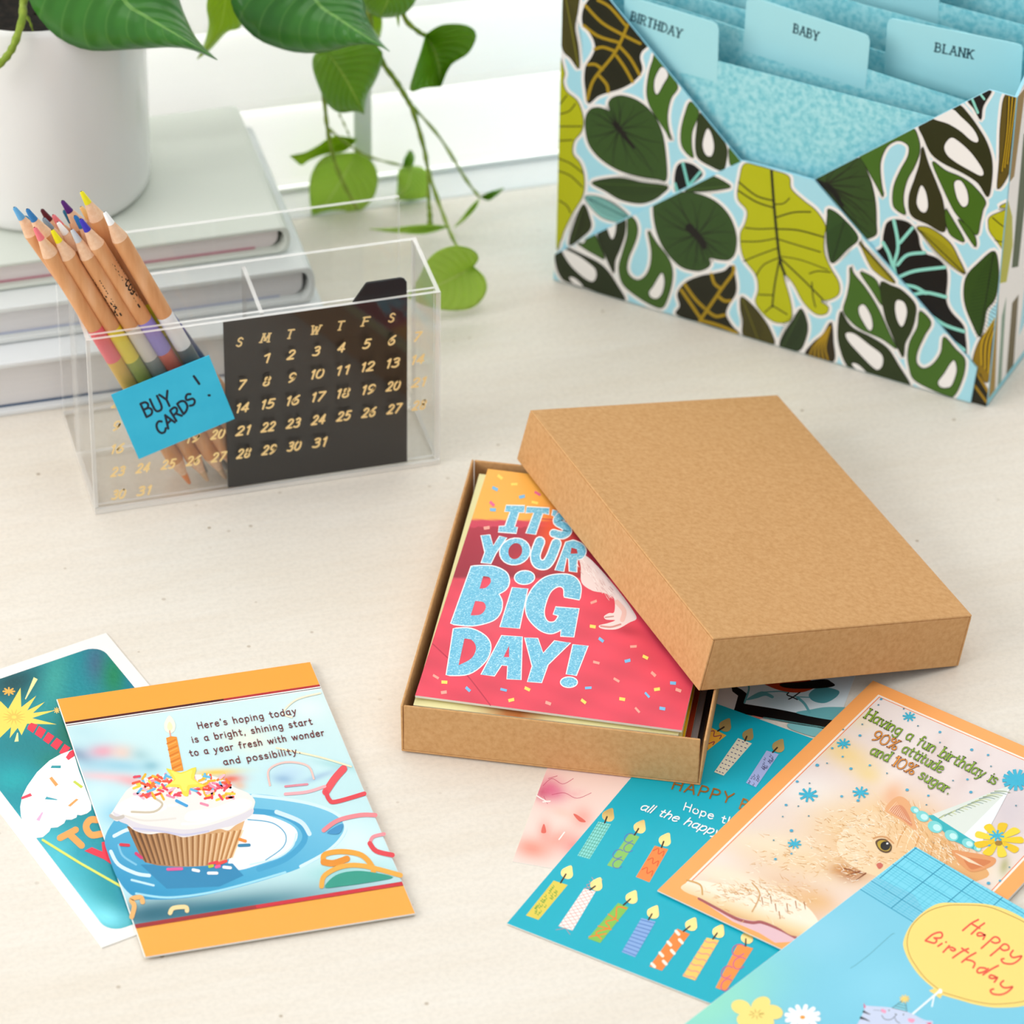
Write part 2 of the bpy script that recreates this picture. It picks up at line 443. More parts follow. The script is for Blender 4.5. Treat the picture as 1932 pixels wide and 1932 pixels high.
# table: pale travertine-look top on four legs
m, nt, bs = new_mat('pale_stone_top')
tc = node(nt, 'ShaderNodeTexCoord')
def tex(scale, stretch, det=5, rough=.55):
    mp = node(nt, 'ShaderNodeMapping'); mp.inputs['Scale'].default_value = stretch; nt.links.new(tc.outputs['Object'], mp.inputs[0])
    nz = node(nt, 'ShaderNodeTexNoise'); nz.inputs['Scale'].default_value = scale; nz.inputs['Detail'].default_value = det; nz.inputs['Roughness'].default_value = rough
    nt.links.new(mp.outputs[0], nz.inputs['Vector']); return nz
n1 = tex(5, (1, 4.5, 1)); r1 = ramp(nt, [(0.28, '#e2d8c8'), (0.5, '#e8e0d3'), (0.72, '#ede7dc')]); nt.links.new(n1.outputs['Fac'], r1.inputs[0])
n2 = tex(26, (1, 7, 1), 6, .7); r2 = ramp(nt, [(0.3, '#e4dacb'), (0.55, '#eae3d7'), (0.8, '#f0ebe2')]); nt.links.new(n2.outputs['Fac'], r2.inputs[0])
mixn = node(nt, 'ShaderNodeMix', data_type='RGBA'); mixn.inputs[0].default_value = .45
nt.links.new(r1.outputs[0], mixn.inputs[6]); nt.links.new(r2.outputs[0], mixn.inputs[7])
vo = node(nt, 'ShaderNodeTexVoronoi'); vo.inputs['Scale'].default_value = 95; nt.links.new(tc.outputs['Object'], vo.inputs['Vector'])
sp = ramp(nt, [(0.0, (1, 1, 1)), (0.07, (1, 1, 1)), (0.12, (0, 0, 0))]); nt.links.new(vo.outputs['Distance'], sp.inputs[0])
sc_ = node(nt, 'ShaderNodeSeparateColor'); nt.links.new(vo.outputs['Color'], sc_.inputs[0])
pk = ramp(nt, [(0.0, (0, 0, 0)), (0.66, (0, 0, 0)), (1.0, (.8, .8, .8))]); nt.links.new(sc_.outputs[0], pk.inputs[0])
mu = node(nt, 'ShaderNodeMath', operation='MULTIPLY'); nt.links.new(sp.outputs[0], mu.inputs[0]); nt.links.new(pk.outputs[0], mu.inputs[1])
mix2 = node(nt, 'ShaderNodeMix', data_type='RGBA'); mix2.inputs[7].default_value = (*hx('#a89479'), 1)
nt.links.new(mu.outputs[0], mix2.inputs[0]); nt.links.new(mixn.outputs[2], mix2.inputs[6])
n3 = tex(420, (1, 1, 1), 2); r3 = ramp(nt, [(0.3, (.92, .92, .92)), (0.6, (1, 1, 1))]); nt.links.new(n3.outputs['Fac'], r3.inputs[0])
mix3 = node(nt, 'ShaderNodeMix', data_type='RGBA', blend_type='MULTIPLY'); mix3.inputs[0].default_value = .8
nt.links.new(mix2.outputs[2], mix3.inputs[6]); nt.links.new(r3.outputs[0], mix3.inputs[7])
nt.links.new(mix3.outputs[2], bs.inputs['Base Color']); bs.inputs['Roughness'].default_value = .55; bs.inputs['Specular IOR Level'].default_value = .25
M_STONE = m
M_LEG = plain('white_table_leg', '#eceae6', .5)
t = thing('desk', (.2, -.2, -.75), 'pale beige stone-look desk that everything else stands on', 'desk')
b = MB().box((-.6, -.82, -.036), (1.0, .2400, 0)); bevel(b.build('tabletop', M_STONE, t), .0012)
for sx in (-.54, .90):
    for sy in (-.77, .17): bevel(MB().box((sx, sy, -.75), (sx + .05, sy + .05, -.036)).build('leg', M_LEG, t), .003)

# ------------------------------------------------------------------ window blind: wide white slats, closed
m, nt, bs = new_mat('white_slat')
bs.inputs['Base Color'].default_value = (*hx('#f6f6f4'), 1); bs.inputs['Roughness'].default_value = .4
tl = node(nt, 'ShaderNodeBsdfTranslucent'); tl.inputs[0].default_value = (.95, .945, .93, 1)
mx = node(nt, 'ShaderNodeMixShader'); mx.inputs[0].default_value = .3
nt.links.new(bs.outputs[0], mx.inputs[1]); nt.links.new(tl.outputs[0], mx.inputs[2]); nt.links.new(mx.outputs[0], nt.nodes['Material Output'].inputs[0])
M_SLAT = m
bl = thing('window_blind', (.15, WALL_Y + .01, .002), 'closed white window blind of wide horizontal slats behind the plant', 'blind')
zB, zA = on_y((700, 337), WALL_Y)[2], on_y((700, 186), WALL_Y)[2]
pitch = zA - zB
slat_me = None
for k in range(0, 20):
    z = zB + k * pitch
    if slat_me is None:
        mb = MB(); n = 8; W = .0575
        prof = []
        for i in range(n + 1):
            q = i / n; bow = .0045 * math.sin(math.pi * q)
            prof.append((-bow + .016 * q + .0035 * max(0, 1 - q * 5) ** 2, W * q))
        th = .0028
        A_ = [(-.69, y, zz) for y, zz in prof] + [(-.69, y + th, zz) for y, zz in prof[::-1]]
        mb.prism([(p[0], p[1] + WALL_Y, p[2] + z) for p in A_], np.array([1.68, 0, 0]))
        so = mb.build('slat', M_SLAT, bl); slat_me = so.data
    else:
        so = bpy.data.objects.new('slat', slat_me); link(so, bl); so.location = (0, 0, k * pitch)
MB().box((-.69, WALL_Y + .003, .0006), (.99, WALL_Y + .015, zB - .0012)).build('bottom_rail', M_WHITE, bl)
M_TAPE = plain('pale_ladder_tape', '#dfe4db', .8)
xt = on_y((684, 300), WALL_Y - .005)[0]
MB().box((xt - .0048, WALL_Y - .0062, .001), (xt + .0048, WALL_Y - .005, 1.0)).build('ladder_tape', M_TAPE, bl)

# ================================================================== BOOKS, POT, PLANT
def book(x0, x1, y0, y1, z0, z1, cover, pages, line, label, board=.003, tilt=0):
    t = thing('book', ((x0 + x1) / 2, (y0 + y1) / 2, z0), label, 'book', 'stacked pale books under the plant pot')
    mb = MB()
    mb.box((x0, y0, z1 - board), (x1 - .004, y1, z1)); mb.box((x0, y0, z0), (x1 - .004, y1, z0 + board))
    n = 8; h = (z1 - z0) / 2; zc = (z0 + z1) / 2                      # rounded spine on the right
    out = [(x1 - .004 + .004 * math.sin(math.pi * i / n), zc - h * math.cos(math.pi * i / n)) for i in range(n + 1)]
    inn = [(x1 - .007 + .004 * math.sin(math.pi * i / n), zc - (h - board) * math.cos(math.pi * i / n)) for i in range(n + 1)]
    mb.prism([(a, y0, c) for a, c in out] + [(a, y0, c) for a, c in inn[::-1]], np.array([0, y1 - y0, 0]))
    bevel(mb.build('cover', cover, t), .0008)
    pb = MB(); r = min(.006, h * .7)
    P = [(x0 + .004, z0 + board), (x1 - .0058 - r, z0 + board)] + [(x1 - .0058 - r + r * math.sin(a), z0 + board + r - r * math.cos(a)) for a in np.linspace(0.2, math.pi / 2, 6)] + [(x1 - .0058, z1 - board), (x0 + .004, z1 - board)]
    pb.prism([(a, y0 + .005, c) for a, c in P], np.array([0, y1 - y0 - .01, 0])); pg = pb.build('page_block', pages, t)
    MB().box((x0 + .004, y0 + .0042, z0 + board), (x1 - .018, y0 + .006, z0 + board + .0009)).build('endpaper_line', line, t)
    return t
M_PAGES = noisy('book_pages', [(0.3, '#dddcdc'), (0.7, '#eae8e8')], 60, stretch=(.2, .2, 40), rough=.8)
M_PAGES_P = noisy('warm_book_pages', [(0.3, '#e6dcdb'), (0.7, '#f0e8e6')], 60, stretch=(.2, .2, 40), rough=.8)
M_COV_A = plain('pale_sage_cover', '#d3d8ce', .35); M_COV_B = plain('pale_grey_cover', '#e0e4e2', .4); M_COV_C = plain('cool_white_cover', '#e6e9ea', .4)
book(-.19, .1437, .0936, .252, .0, .0324, M_COV_C, M_PAGES, plain('navy_line', '#3d5878'), 'bottom book of the pale stack, cool white with a navy line at its base')
book(-.19, .1378, .1103, .252, .0330, .0548, M_COV_B, M_PAGES, plain('pale_blue_line', '#b9c0d4'), 'middle book of the pale stack, light grey with a faint blue line')
book(-.19, .1285, .1253, .248, .0553, .0715, M_COV_A, M_PAGES_P, plain('rose_line', '#c98b98'), 'top book of the pale stack, sage grey cover right under the pot', board=.0022)

M_POT = plain('white_glazed_ceramic', '#e9e8e5', .16, .5)
M_SOIL = noisy('dark_soil', [(0.3, '#0e0d0b'), (0.7, '#2a241d')], 300, rough=.95, bump=.6)
PX_, PY_, PZ = .0142, .2000, .0718
plant = thing('potted_plant', (PX_, PY_, PZ), 'heart-leaved trailing plant in a white ceramic pot on the books', 'plant')
Hp = .119
def lathe(prof, cx, cy, seg=64):
    v, f = [], []
    for r, z in prof:
        for k in range(seg):
            a = 2 * math.pi * k / seg; v.append((cx + r * math.cos(a), cy + r * math.sin(a), z))
    for i in range(len(prof) - 1):
        for k in range(seg):
            k2 = (k + 1) % seg; f.append((i * seg + k, i * seg + k2, (i + 1) * seg + k2, (i + 1) * seg + k))
    return v, f
v, f = lathe([(0.001, PZ), (.050, PZ), (.0535, PZ + .001), (.0552, PZ + .004), (.0556, PZ + .009), (.0556, PZ + Hp - .018), (.0556, PZ + Hp - .003), (.0548, PZ + Hp), (.0536, PZ + Hp + .0004), (.0524, PZ + Hp - .002), (.0520, PZ + Hp - .012), (.0520, PZ + .09), (.0515, PZ + .02), (.001, PZ + .015)], PX_, PY_)
build('pot', v, f, M_POT, plant, smooth=True)
v, f = lathe([(.001, PZ + .098), (.03, PZ + .0985), (.0518, PZ + .0975), (.0518, PZ + .088), (.001, PZ + .088)], PX_, PY_, 40); build('soil', v, f, M_SOIL, plant)

def leaf_mat(name, dark, light, vein, trans, rough=.35):
    m, nt, bs = new_mat(name)
    uv = node(nt, 'ShaderNodeUVMap'); sx = node(nt, 'ShaderNodeSeparateXYZ'); nt.links.new(uv.outputs[0], sx.inputs[0])
    def mth(op, a, b_=None):
        n = node(nt, 'ShaderNodeMath', operation=op)
        for i, q in enumerate((a, b_)):
            if q is None: continue
            if isinstance(q, (int, float)): n.inputs[i].default_value = q
            else: nt.links.new(q, n.inputs[i])
        return n.outputs[0]
    va = mth('ABSOLUTE', mth('SUBTRACT', sx.outputs[1], .5))                      # 0 on the midrib, .5 at the edge
    side = mth('SINE', mth('MULTIPLY', mth('SUBTRACT', sx.outputs[0], mth('MULTIPLY', va, .75)), 62))
    sv = mth('MULTIPLY', mth('POWER', mth('MAXIMUM', side, 0), 20), .28)
    mid = mth('LESS_THAN', va, .016)
    vv = mth('MINIMUM', mth('ADD', sv, mid), 1)
    tc = node(nt, 'ShaderNodeTexCoord'); nz = node(nt, 'ShaderNodeTexNoise'); nz.inputs['Scale'].default_value = 24; nz.inputs['Detail'].default_value = 5
    nt.links.new(tc.outputs['Object'], nz.inputs['Vector'])
    r = ramp(nt, [(0.3, dark), (0.7, light)]); nt.links.new(nz.outputs['Fac'], r.inputs[0])
    mx = node(nt, 'ShaderNodeMix', data_type='RGBA'); mx.inputs[7].default_value = (*hx(vein), 1)
    nt.links.new(mth('MULTIPLY', vv, .6), mx.inputs[0]); nt.links.new(r.outputs[0], mx.inputs[6])
    nt.links.new(mx.outputs[2], bs.inputs['Base Color']); bs.inputs['Roughness'].default_value = rough; bs.inputs['Specular IOR Level'].default_value = .5
    bp = node(nt, 'ShaderNodeBump'); bp.inputs['Strength'].default_value = .35; bp.inputs['Distance'].default_value = .0008
    nt.links.new(side, bp.inputs['Height']); nt.links.new(bp.outputs[0], bs.inputs['Normal'])
    tl = node(nt, 'ShaderNodeBsdfTranslucent'); nt.links.new(mx.outputs[2], tl.inputs[0])
    ms = node(nt, 'ShaderNodeMixShader'); ms.inputs[0].default_value = trans
    nt.links.new(bs.outputs[0], ms.inputs[1]); nt.links.new(tl.outputs[0], ms.inputs[2]); nt.links.new(ms.outputs[0], nt.nodes['Material Output'].inputs[0])
    return m
M_L1 = leaf_mat('deep_green_leaf', '#2c6a22', '#43872c', '#86b95c', .12, .3)
M_L2 = leaf_mat('mid_green_leaf', '#649c10', '#80b41e', '#b0cf54', .35)
M_L3 = leaf_mat('young_lime_leaf', '#b4d64e', '#c8e468', '#dcec94', .45)
M_L4 = leaf_mat('bright_lime_leaf', '#a4c81a', '#bcdc34', '#d2e860', .45)
M_STEM = noisy('green_stem', [(0.3, '#6f8a20'), (0.7, '#93a53a')], 200, rough=.5)
def resample(p, n):
    p = np.array(smooth_pts(p, False, 8)); d = np.r_[0, np.cumsum(np.hypot(*np.diff(p, axis=0).T))]
    return np.array([[np.interp(t, d, p[:, i]) for i in (0, 1)] for t in np.linspace(0, d[-1], n)])
def leaf(left, right, mid, y0, y1, mat, label=None, cup=.0, yr=0.0, fold=.0):
    """blade between two margins, both drawn from the stalk to the tip; y0/y1 = distance from the window at stalk and tip"""
    nu, nv = 26, 7
    L, R_, Mi = resample(left, nu), resample(right, nu), resample(mid, nu)
    v, f, uv = [], [], []
    for i in range(nu):
        u = i / (nu - 1)
        for j in range(-nv, nv + 1):
            s_ = abs(j) / nv; p = Mi[i] * (1 - s_) + (L[i] if j < 0 else R_[i]) * s_
            y = y0 + (y1 - y0) * u + yr * (j / nv) * math.sin(math.pi * min(u + .1, 1)) + cup * (s_ ** 2) + fold * s_ - .004 * math.sin(u * 5) * s_
            v.append(on_y(p, y))
    w = 2 * nv + 1
    luv = []
    for i in range(nu - 1):
        for j in range(w - 1):
            q = (i * w + j, i * w + j + 1, (i + 1) * w + j + 1, (i + 1) * w + j); f.append(q)
            luv += [((k // w) / (nu - 1), (k % w) / (w - 1)) for k in q]
    o = build('leaf', v, f, mat, plant, smooth=True, uvs=luv)
    sd = o.modifiers.new('thickness', 'SOLIDIFY'); sd.thickness = .0004; sd.offset = 0
    if label: o['label'] = label
    return o
leaf([(180, -110), (90, -90), (48, -40), (55, 0), (75, 35), (112, 72), (170, 95), (260, 92), (345, 90), (410, 113)],
     [(180, -110), (260, -110), (320, -60), (338, 0), (349, 30), (372, 75), (410, 113)], [(180, -110), (235, 0), (275, 30), (332, 64), (410, 113)], .165, .115, M_L1, cup=.012, yr=.006)
leaf([(430, -60), (400, -30), (390, 10), (394, 45), (386, 82), (372, 112)], [(430, -60), (465, -20), (455, 48), (428, 60), (398, 92), (372, 112)], [(430, -60), (425, 0), (412, 60), (372, 112)], .22, .205, M_L4, cup=.006)
leaf([(560, -70), (470, -60), (436, 0), (441, 22), (456, 46), (478, 68), (502, 82), (545, 96), (580, 100), (622, 97), (660, 86), (690, 82), (715, 85), (735, 97)],
     [(560, -70), (640, -60), (684, 0), (690, 25), (702, 52), (717, 77), (735, 97)], [(560, -70), (600, 5), (642, 36), (700, 75), (735, 97)], .175, .13, M_L1, cup=.012, yr=.006)
leaf([(615, 95), (594, 102), (590, 126), (601, 162), (618, 196), (640, 212), (670, 210), (687, 215)], [(615, 95), (650, 83), (690, 80), (721, 97), (717, 130), (704, 160), (693, 178), (689, 197), (687, 215)],
     [(615, 95), (640, 130), (664, 170), (687, 215)], .205, .19, M_L2, cup=.008, yr=-.004)
leaf([(730, -60), (690, -30), (684, 0), (695, 22), (715, 33)], [(730, -60), (785, -40), (786, -5), (768, 22), (742, 32), (715, 33)], [(730, -60), (735, -20), (728, 10), (715, 33)], .2, .19, M_L2, cup=.006)
leaf([(690, 10), (690, 30), (699, 50), (716, 72)], [(690, 10), (716, 22), (721, 45), (716, 72)], [(690, 10), (703, 35), (716, 72)], .215, .215, M_L4)
leaf([(745, 15), (746, 25), (752, 50)], [(745, 15), (754, 24), (752, 50)], [(745, 15), (750, 28), (752, 50)], .215, .215, M_L4)
leaf([(803, 65), (795, 95), (782, 135), (774, 172), (800, 166), (832, 163)], [(803, 65), (835, 47), (880, 48), (899, 66), (884, 100), (851, 122), (832, 163)], [(803, 65), (818, 95), (829, 130), (832, 163)], .215, .205, M_L2, fold=-.012, yr=.006)
leaf([(672, 288), (615, 294), (588, 328), (584, 370), (590, 410)], [(672, 288), (702, 305), (713, 335), (706, 370), (680, 398), (640, 412), (590, 410)], [(672, 288), (640, 345), (612, 388), (590, 410)], .247, .241, M_L3, cup=-.004)
leaf([(672, 262), (630, 257), (600, 275), (575, 288), (547, 294)], [(672, 265), (650, 285), (612, 291), (582, 303), (568, 312), (547, 294)], [(672, 263), (630, 272), (590, 285), (547, 294)], .243, .245, M_L4, cup=-.003)
leaf([(775, 312), (753, 320), (750, 350), (748, 378)], [(775, 312), (800, 318), (808, 340), (806, 372), (748, 378)], [(775, 312), (772, 340), (762, 362), (748, 378)], .24, .232, M_L3, fold=.006)
leaf([(760, 314), (763, 300), (770, 286), (776, 283)], [(760, 314), (778, 312), (782, 296), (776, 283)], [(760, 314), (769, 302), (776, 283)], .241, .243, M_L2)
leaf([(850, 427), (800, 441), (740, 438), (697, 432)], [(850, 427), (800, 424), (740, 430), (697, 432)], [(850, 427), (800, 432), (740, 434), (697, 432)], .20, .185, M_L3)
leaf([(893, 503), (904, 486), (890, 470), (860, 464), (830, 472), (806, 492), (790, 525), (768, 560)], [(893, 503), (915, 524), (917, 553), (893, 580), (852, 586), (805, 578), (768, 560)], [(893, 503), (850, 526), (810, 545), (768, 560)], .137, .120, M_L3, cup=-.003)
leaf([(906, 372), (925, 362), (938, 358), (951, 355)], [(906, 372), (922, 378), (938, 368), (951, 355)], [(906, 372), (924, 370), (938, 363), (951, 355)], .21, .21, M_L2)
leaf([(905, 374), (890, 388), (872, 410), (856, 430)], [(905, 374), (898, 392), (878, 414), (856, 430)], [(905, 374), (894, 390), (875, 412), (856, 430)], .21, .2, M_L3)
def stem(pts, r0, r1):
    P = smooth_pts([on_y(p[:2], p[2]) for p in pts], False, 6); n = len(P)
    rr = [r0 + (r1 - r0) * i / (n - 1) + .00025 * math.sin(i * 1.7) for i in range(n)]
    MB().tube(P, rr, 8).build('stem', M_STEM, plant, smooth=True)
stem([(755, -40, .2), (762, 30, .207), (790, 60, .212), (803, 66, .215)], .0016, .0012)
stem([(690, -60, .2), (700, 60, .208), (720, 115, .213), (745, 150, .215), (765, 182, .217), (780, 212, .218), (800, 280, .22), (810, 330, .217), (836, 405, .197), (857, 455, .162), (875, 485, .145), (893, 503, .137)], .0018, .0008)
stem([(776, 198, .218), (830, 260, .222), (880, 340, .217), (905, 372, .21)], .0009, .0008)
stem([(808, 325, .217), (809, 380, .208), (811, 405, .203), (811, 432, .198)], .0008, .0017)
stem([(588, -60, .19), (598, 60, .205), (612, 190, .225), (618, 245, .234), (630, 300, .232), (650, 350, .226), (674, 394, .221)], .0013, .0010)
stem([(619, 242, .233), (660, 275, .238), (700, 297, .24), (762, 313, .24)], .0008, .0006)
stem([(640, 215, .23), (652, 240, .238), (662, 262, .243)], .0005, .0004)
stem([(120, -120, .19), (60, -40, .165), (45, 0, .16), (42, 35, .149), (28, 80, .1405), (14, 105, .1395), (-6, 126, .139), (-40, 160, .138)], .0021, .0019)
stem([(44, 22, .159), (56, 40, .157), (62, 58, .156)], .0011, .0003)

# ================================================================== ACRYLIC ORGANISER WITH CALENDAR, CARD, NOTE, PENCILS
m, nt, bs = new_mat('clear_acrylic'); nt.nodes.remove(bs)
tr = node(nt, 'ShaderNodeBsdfTransparent'); tr.inputs[0].default_value = (.99, .992, .99, 1)
gl = node(nt, 'ShaderNodeBsdfGlossy'); gl.inputs['Roughness'].default_value = .02
lw_ = node(nt, 'ShaderNodeLayerWeight'); lw_.inputs[0].default_value = .5
pw = node(nt, 'ShaderNodeMath', operation='POWER'); pw.inputs[1].default_value = 5; nt.links.new(lw_.outputs['Facing'], pw.inputs[0])
ma = node(nt, 'ShaderNodeMath', operation='MULTIPLY_ADD'); ma.inputs[1].default_value = .7; ma.inputs[2].default_value = .03; nt.links.new(pw.outputs[0], ma.inputs[0])
mx = node(nt, 'ShaderNodeMixShader'); nt.links.new(ma.outputs[0], mx.inputs[0])
nt.links.new(tr.outputs[0], mx.inputs[1]); nt.links.new(gl.outputs[0], mx.inputs[2]); nt.links.new(mx.outputs[0], nt.nodes['Material Output'].inputs[0])
M_CLEAR = m
m, nt, bs = new_mat('polished_acrylic_edge')
bs.inputs['Base Color'].default_value = (.92, .91, .88, 1); bs.inputs['Roughness'].default_value = .15
tr = node(nt, 'ShaderNodeBsdfTransparent'); mx = node(nt, 'ShaderNodeMixShader'); mx.inputs[0].default_value = .35
nt.links.new(bs.outputs[0], mx.inputs[1]); nt.links.new(tr.outputs[0], mx.inputs[2]); nt.links.new(mx.outputs[0], nt.nodes['Material Output'].inputs[0])
M_EDGE = m
AW, AH, AD = .176, .1045, .0507
org = thing('desk_organizer', (AW / 2, .044, 0), 'clear acrylic desk organizer with gold calendar numbers, holding the pencils', 'organizer')
def panel(name, lo, hi, thin):
    """clear sheet; thin = index of its thin axis: large faces clear, edges polished"""
    mb = MB().box(lo, hi); axis = (2, 2, 1, 1, 0, 0)
    mb.m = [0 if axis[i] == thin else 1 for i in range(6)]
    return mb.build(name, [M_CLEAR, M_EDGE], org)
panel('base_panel', (0, 0, .0004), (AW, .0875, .0028), 2)
panel('front_panel', (0, 0, .0029), (AW, .0018, AH), 1)
panel('inner_front_panel', (.0022, .0040, .0029), (AW - .0022, .0056, AH), 1)
panel('side_panel', (0, .0019, .0029), (.0021, AD, AH), 0)
panel('side_panel', (AW - .0021, .0019, .0029), (AW, AD, AH), 0)
panel('middle_panel', (.0022, AD - .0022, .0029), (AW - .0022, AD, AH), 1)
panel('divider', (.0866, .0057, .0029), (.0886, AD - .0023, AH - .002), 0)
panel('back_panel', (.0, .0848, .0029), (AW, .087, .1068), 1)
M_GOLD = plain('gold_print', '#fddc98', .4, .4)
art = Art((0, -.00001, 0), (0, -1, 0))
for r in range(1, 7):
    for c in range(-5, 8):
        n_ = 7 * (r - 1) + c
        if not 1 <= n_ <= 31: continue
        if c < 0 and (r, c) in ((1, 0),): continue
        cx_, cy_ = 456 + 47.5 * c + (r - 2) * 1.4, 726 - 6.85 * c + 43 * (r - 2)
        t_ = str(n_); w_ = 11.6 * len(t_)
        up = (5.6, -16.4)
        p0 = (cx_ - w_ / 2 - 2.5, cy_ + 8.2 + w_ * .07); p1 = (cx_ + w_ / 2 - 2.5, cy_ + 8.2 - w_ * .07)
        art.hold = True
        art.text(t_, p0, p1, up, 3.5, hx('#fddc98'), gap=24)
pr = art.make('calendar_numbers', [M_GOLD, M_GOLD], org)

# black calendar card with its pull tab
M_BLACK = plain('matt_black_card', '#211e1c', .5, .3); M_TAB = plain('black_plastic', '#0a0a0b', .3, .5)
cy0 = .0024
P = lambda q: on_y(q, cy0)
xl, xr = P((421.5, 612))[0], P((768.3, 560))[0]
zt_, zb_ = .1027, .0030
t = thing('calendar_card', ((xl + xr) / 2, cy0, zb_), 'black calendar card with gold weekday letters slid behind the clear front', 'card')
mb = MB().prism([(xl, cy0, zb_), (xr, cy0, zb_), (xr, cy0, zt_), (xl, cy0, zt_)], np.array([0, .001, 0]))
art = Art((0, cy0, 0), (0, -1, 0))
for ch, q in zip('SMTWTFS', [(452, 645), (501, 637), (547, 630), (595, 622), (642, 614), (690, 606), (739, 599)]):
    w_ = 9.0 if ch == 'S' else 15 if ch in 'MW' else 11
    art.text(ch, (q[0] - w_ / 2 - 2, q[1] + 9), (q[0] + w_ / 2 - 2, q[1] + 7.8), (5.0, -16), 3.3, hx('#f0cf8a'), serif=True)
art.make('card_sheet', [M_BLACK, M_GOLD], t, mb)
tb = [(665, 572), (690, 536.5), (693, 534.3), (756, 525), (763, 526.5), (768, 533), (768.3, 556), ]
mb = MB().prism([P(q) for q in tb], np.array([0, .0015, 0])); bevel(mb.build('pull_tab', M_TAB, t), .0005)

# sticky note
art = Art((0, -.0011, 0), (0, -1, 0)); art.view(0, 360, 3.019)
M_NOTE = noisy('blue_note_paper', [(0.3, '#3cc0e6'), (0.7, '#45c8ec')], 60, rough=.75, spec=.2)
nc = [on_y(q, -.0011) for q in ((209.5, 745.5), (394.5, 670.5), (443, 790), (262, 866.5))]
mb = MB().prism(nc, np.array([0, .0004, 0]))
ink = hx('#0f1a33')
art.view(200, 660, 4.368)
art.text('BUY', (330, 556), (556, 446), (-50, -108), 20, ink, gap=14)
art.text('CARDS', (452, 706), (742, 432), (-52, -84), 20, ink, gap=12)
art.stroke([(724, 218), (768, 280)], 21, ink); art.disc((850, 375), 15, 10, ink)
o = art.make('sticky_note', [M_NOTE, M_PRINT], None, mb); tag(o, 'bright blue sticky note with BUY CARDS! in black ink on the organizer', 'note')

# pencils: sharpened at both ends
M_WOOD = noisy('cedar_shaft', [(0.25, '#cf8d58'), (0.5, '#dc9f6b'), (0.75, '#e7b286')], 160, stretch=(1, 1, .12), rough=.5, spec=.35, bump=.15)
M_WOODC = noisy('sharpened_wood', [(0.3, '#e6b893'), (0.7, '#f0caa8')], 500, rough=.7)
_pm = {}
def pcol(c):
    if c not in _pm: _pm[c] = plain('lacquer_' + c[1:], c, .4, .4)
    return _pm[c]
PENCILS = {
 # name: tip, direction, tip colour, lower tip colour, upper band, lower band, label
 'c': ((-.022, .0118, .1651), (.433, -.017, -1), '#f07a80', '#ef8a3a', '#ee6672', '#e0b13c', 'pencil with a pink tip, pink and mustard bands, front row at far left'),
 'j': ((-.0137, .0118, .1624), (.446, -.017, -1), '#f2e312', '#d9b48c', '#ead32a', '#93a02c', 'pencil with a yellow tip, yellow and olive bands, second in the front row'),
 'n': ((-.0043, .0118, .1612), (.447, -.018, -1), '#c9cdd2', '#d9b48c', '#d9d0c6', '#7f8580', 'pencil with a pale grey tip, grey bands and TAUPE stamped on its side'),
 'o': ((.0002, .0118, .1665), (.458, -.016, -1), '#3d33b4', '#e06030', '#9585cf', '#d9573a', 'pencil with a violet tip, lavender and rust bands and COBALT stamped on it'),
 's': ((.0118, .0118, .1686), (.430, -.016, -1), '#fbfbfa', '#d9b48c', '#efecec', '#4d5558', 'pencil with a white tip and white band, rightmost of the front row'),
 'a': ((-.0288, .028, .1674), (.509, -.025, -1), '#64a9d8', '#888888', '#64a9d8', '#3a6f9d', 'pencil with a light blue tip, leftmost of the bundle'),
 't': ((-.0216, .0433, .1516), (.529, -.025, -1), '#1484b8', '#888888', '#1484b8', '#1b5c7d', 'pencil with a teal tip, beside the light blue one at far left'),
 'b': ((-.0199, .0356, .1572), (.524, -.025, -1), '#66b15a', '#888888', '#66b15a', '#3f7a38', 'pencil with a leaf green tip near the left edge of the bundle'),
 'd': ((-.0151, .028, .1591), (.51, -.025, -1), '#8496a6', '#888888', '#8496a6', '#5c6a76', 'pencil with a slate grey tip behind the pink-tipped one'),
 'e': ((-.0238, .0204, .1704), (.49, -.025, -1), '#2f79b5', '#888888', '#2f79b5', '#214e75', 'pencil with a steel blue tip poking up over the left rear'),
 'f': ((-.0135, .0431, .1544), (.53, -.025, -1), '#5a1420', '#888888', '#5a1420', '#3d0d15', 'pencil with a dark maroon tip at the left rear'),
 'h': ((-.0093, .0356, .1553), (.53, -.025, -1), '#ef8088', '#888888', '#ef8088', '#b95a61', 'pencil with a salmon pink tip at the rear, beside the maroon one'),
 'i': ((-.0094, .0208, .1605), (.499, -.025, -1), '#f7f7f6', '#888888', '#f0f0ee', '#c9c9c6', 'pencil with a white tip standing behind the yellow-tipped one'),
 'k': ((-.0028, .043, .1523), (.531, -.025, -1), '#16688f', '#888888', '#16688f', '#104a66', 'pencil with a dark teal tip at the back of the bundle'),
 'l': ((-.0049, .0332, .1642), (.532, -.025, -1), '#551a72', '#888888', '#551a72', '#3a114e', 'pencil with a deep purple tip at the back'),
 'm': ((-.0006, .024, .1608), (.5, -.025, -1), '#1c72b8', '#888888', '#1c72b8', '#14507f', 'pencil with a medium blue tip between the pale grey and violet ones'),
 'p': ((.0052, .0405, .1547), (.532, -.025, -1), '#f4c27a', '#888888', '#f4c27a', '#c79350', 'pencil with a peach tip at the back of the bundle'),
 'q': ((.0073, .0303, .1585), (.533, -.025, -1), '#1b77c4', '#888888', '#20308e', '#14235f', 'pencil with a bright blue tip between the violet and white ones'),
 'r': ((.0028, .0219, .1753), (.44, -.025, -1), '#ece01c', '#888888', '#ece01c', '#b8ad12', 'pencil with a lemon yellow tip, tallest of the bundle'),
}
PR = .0041
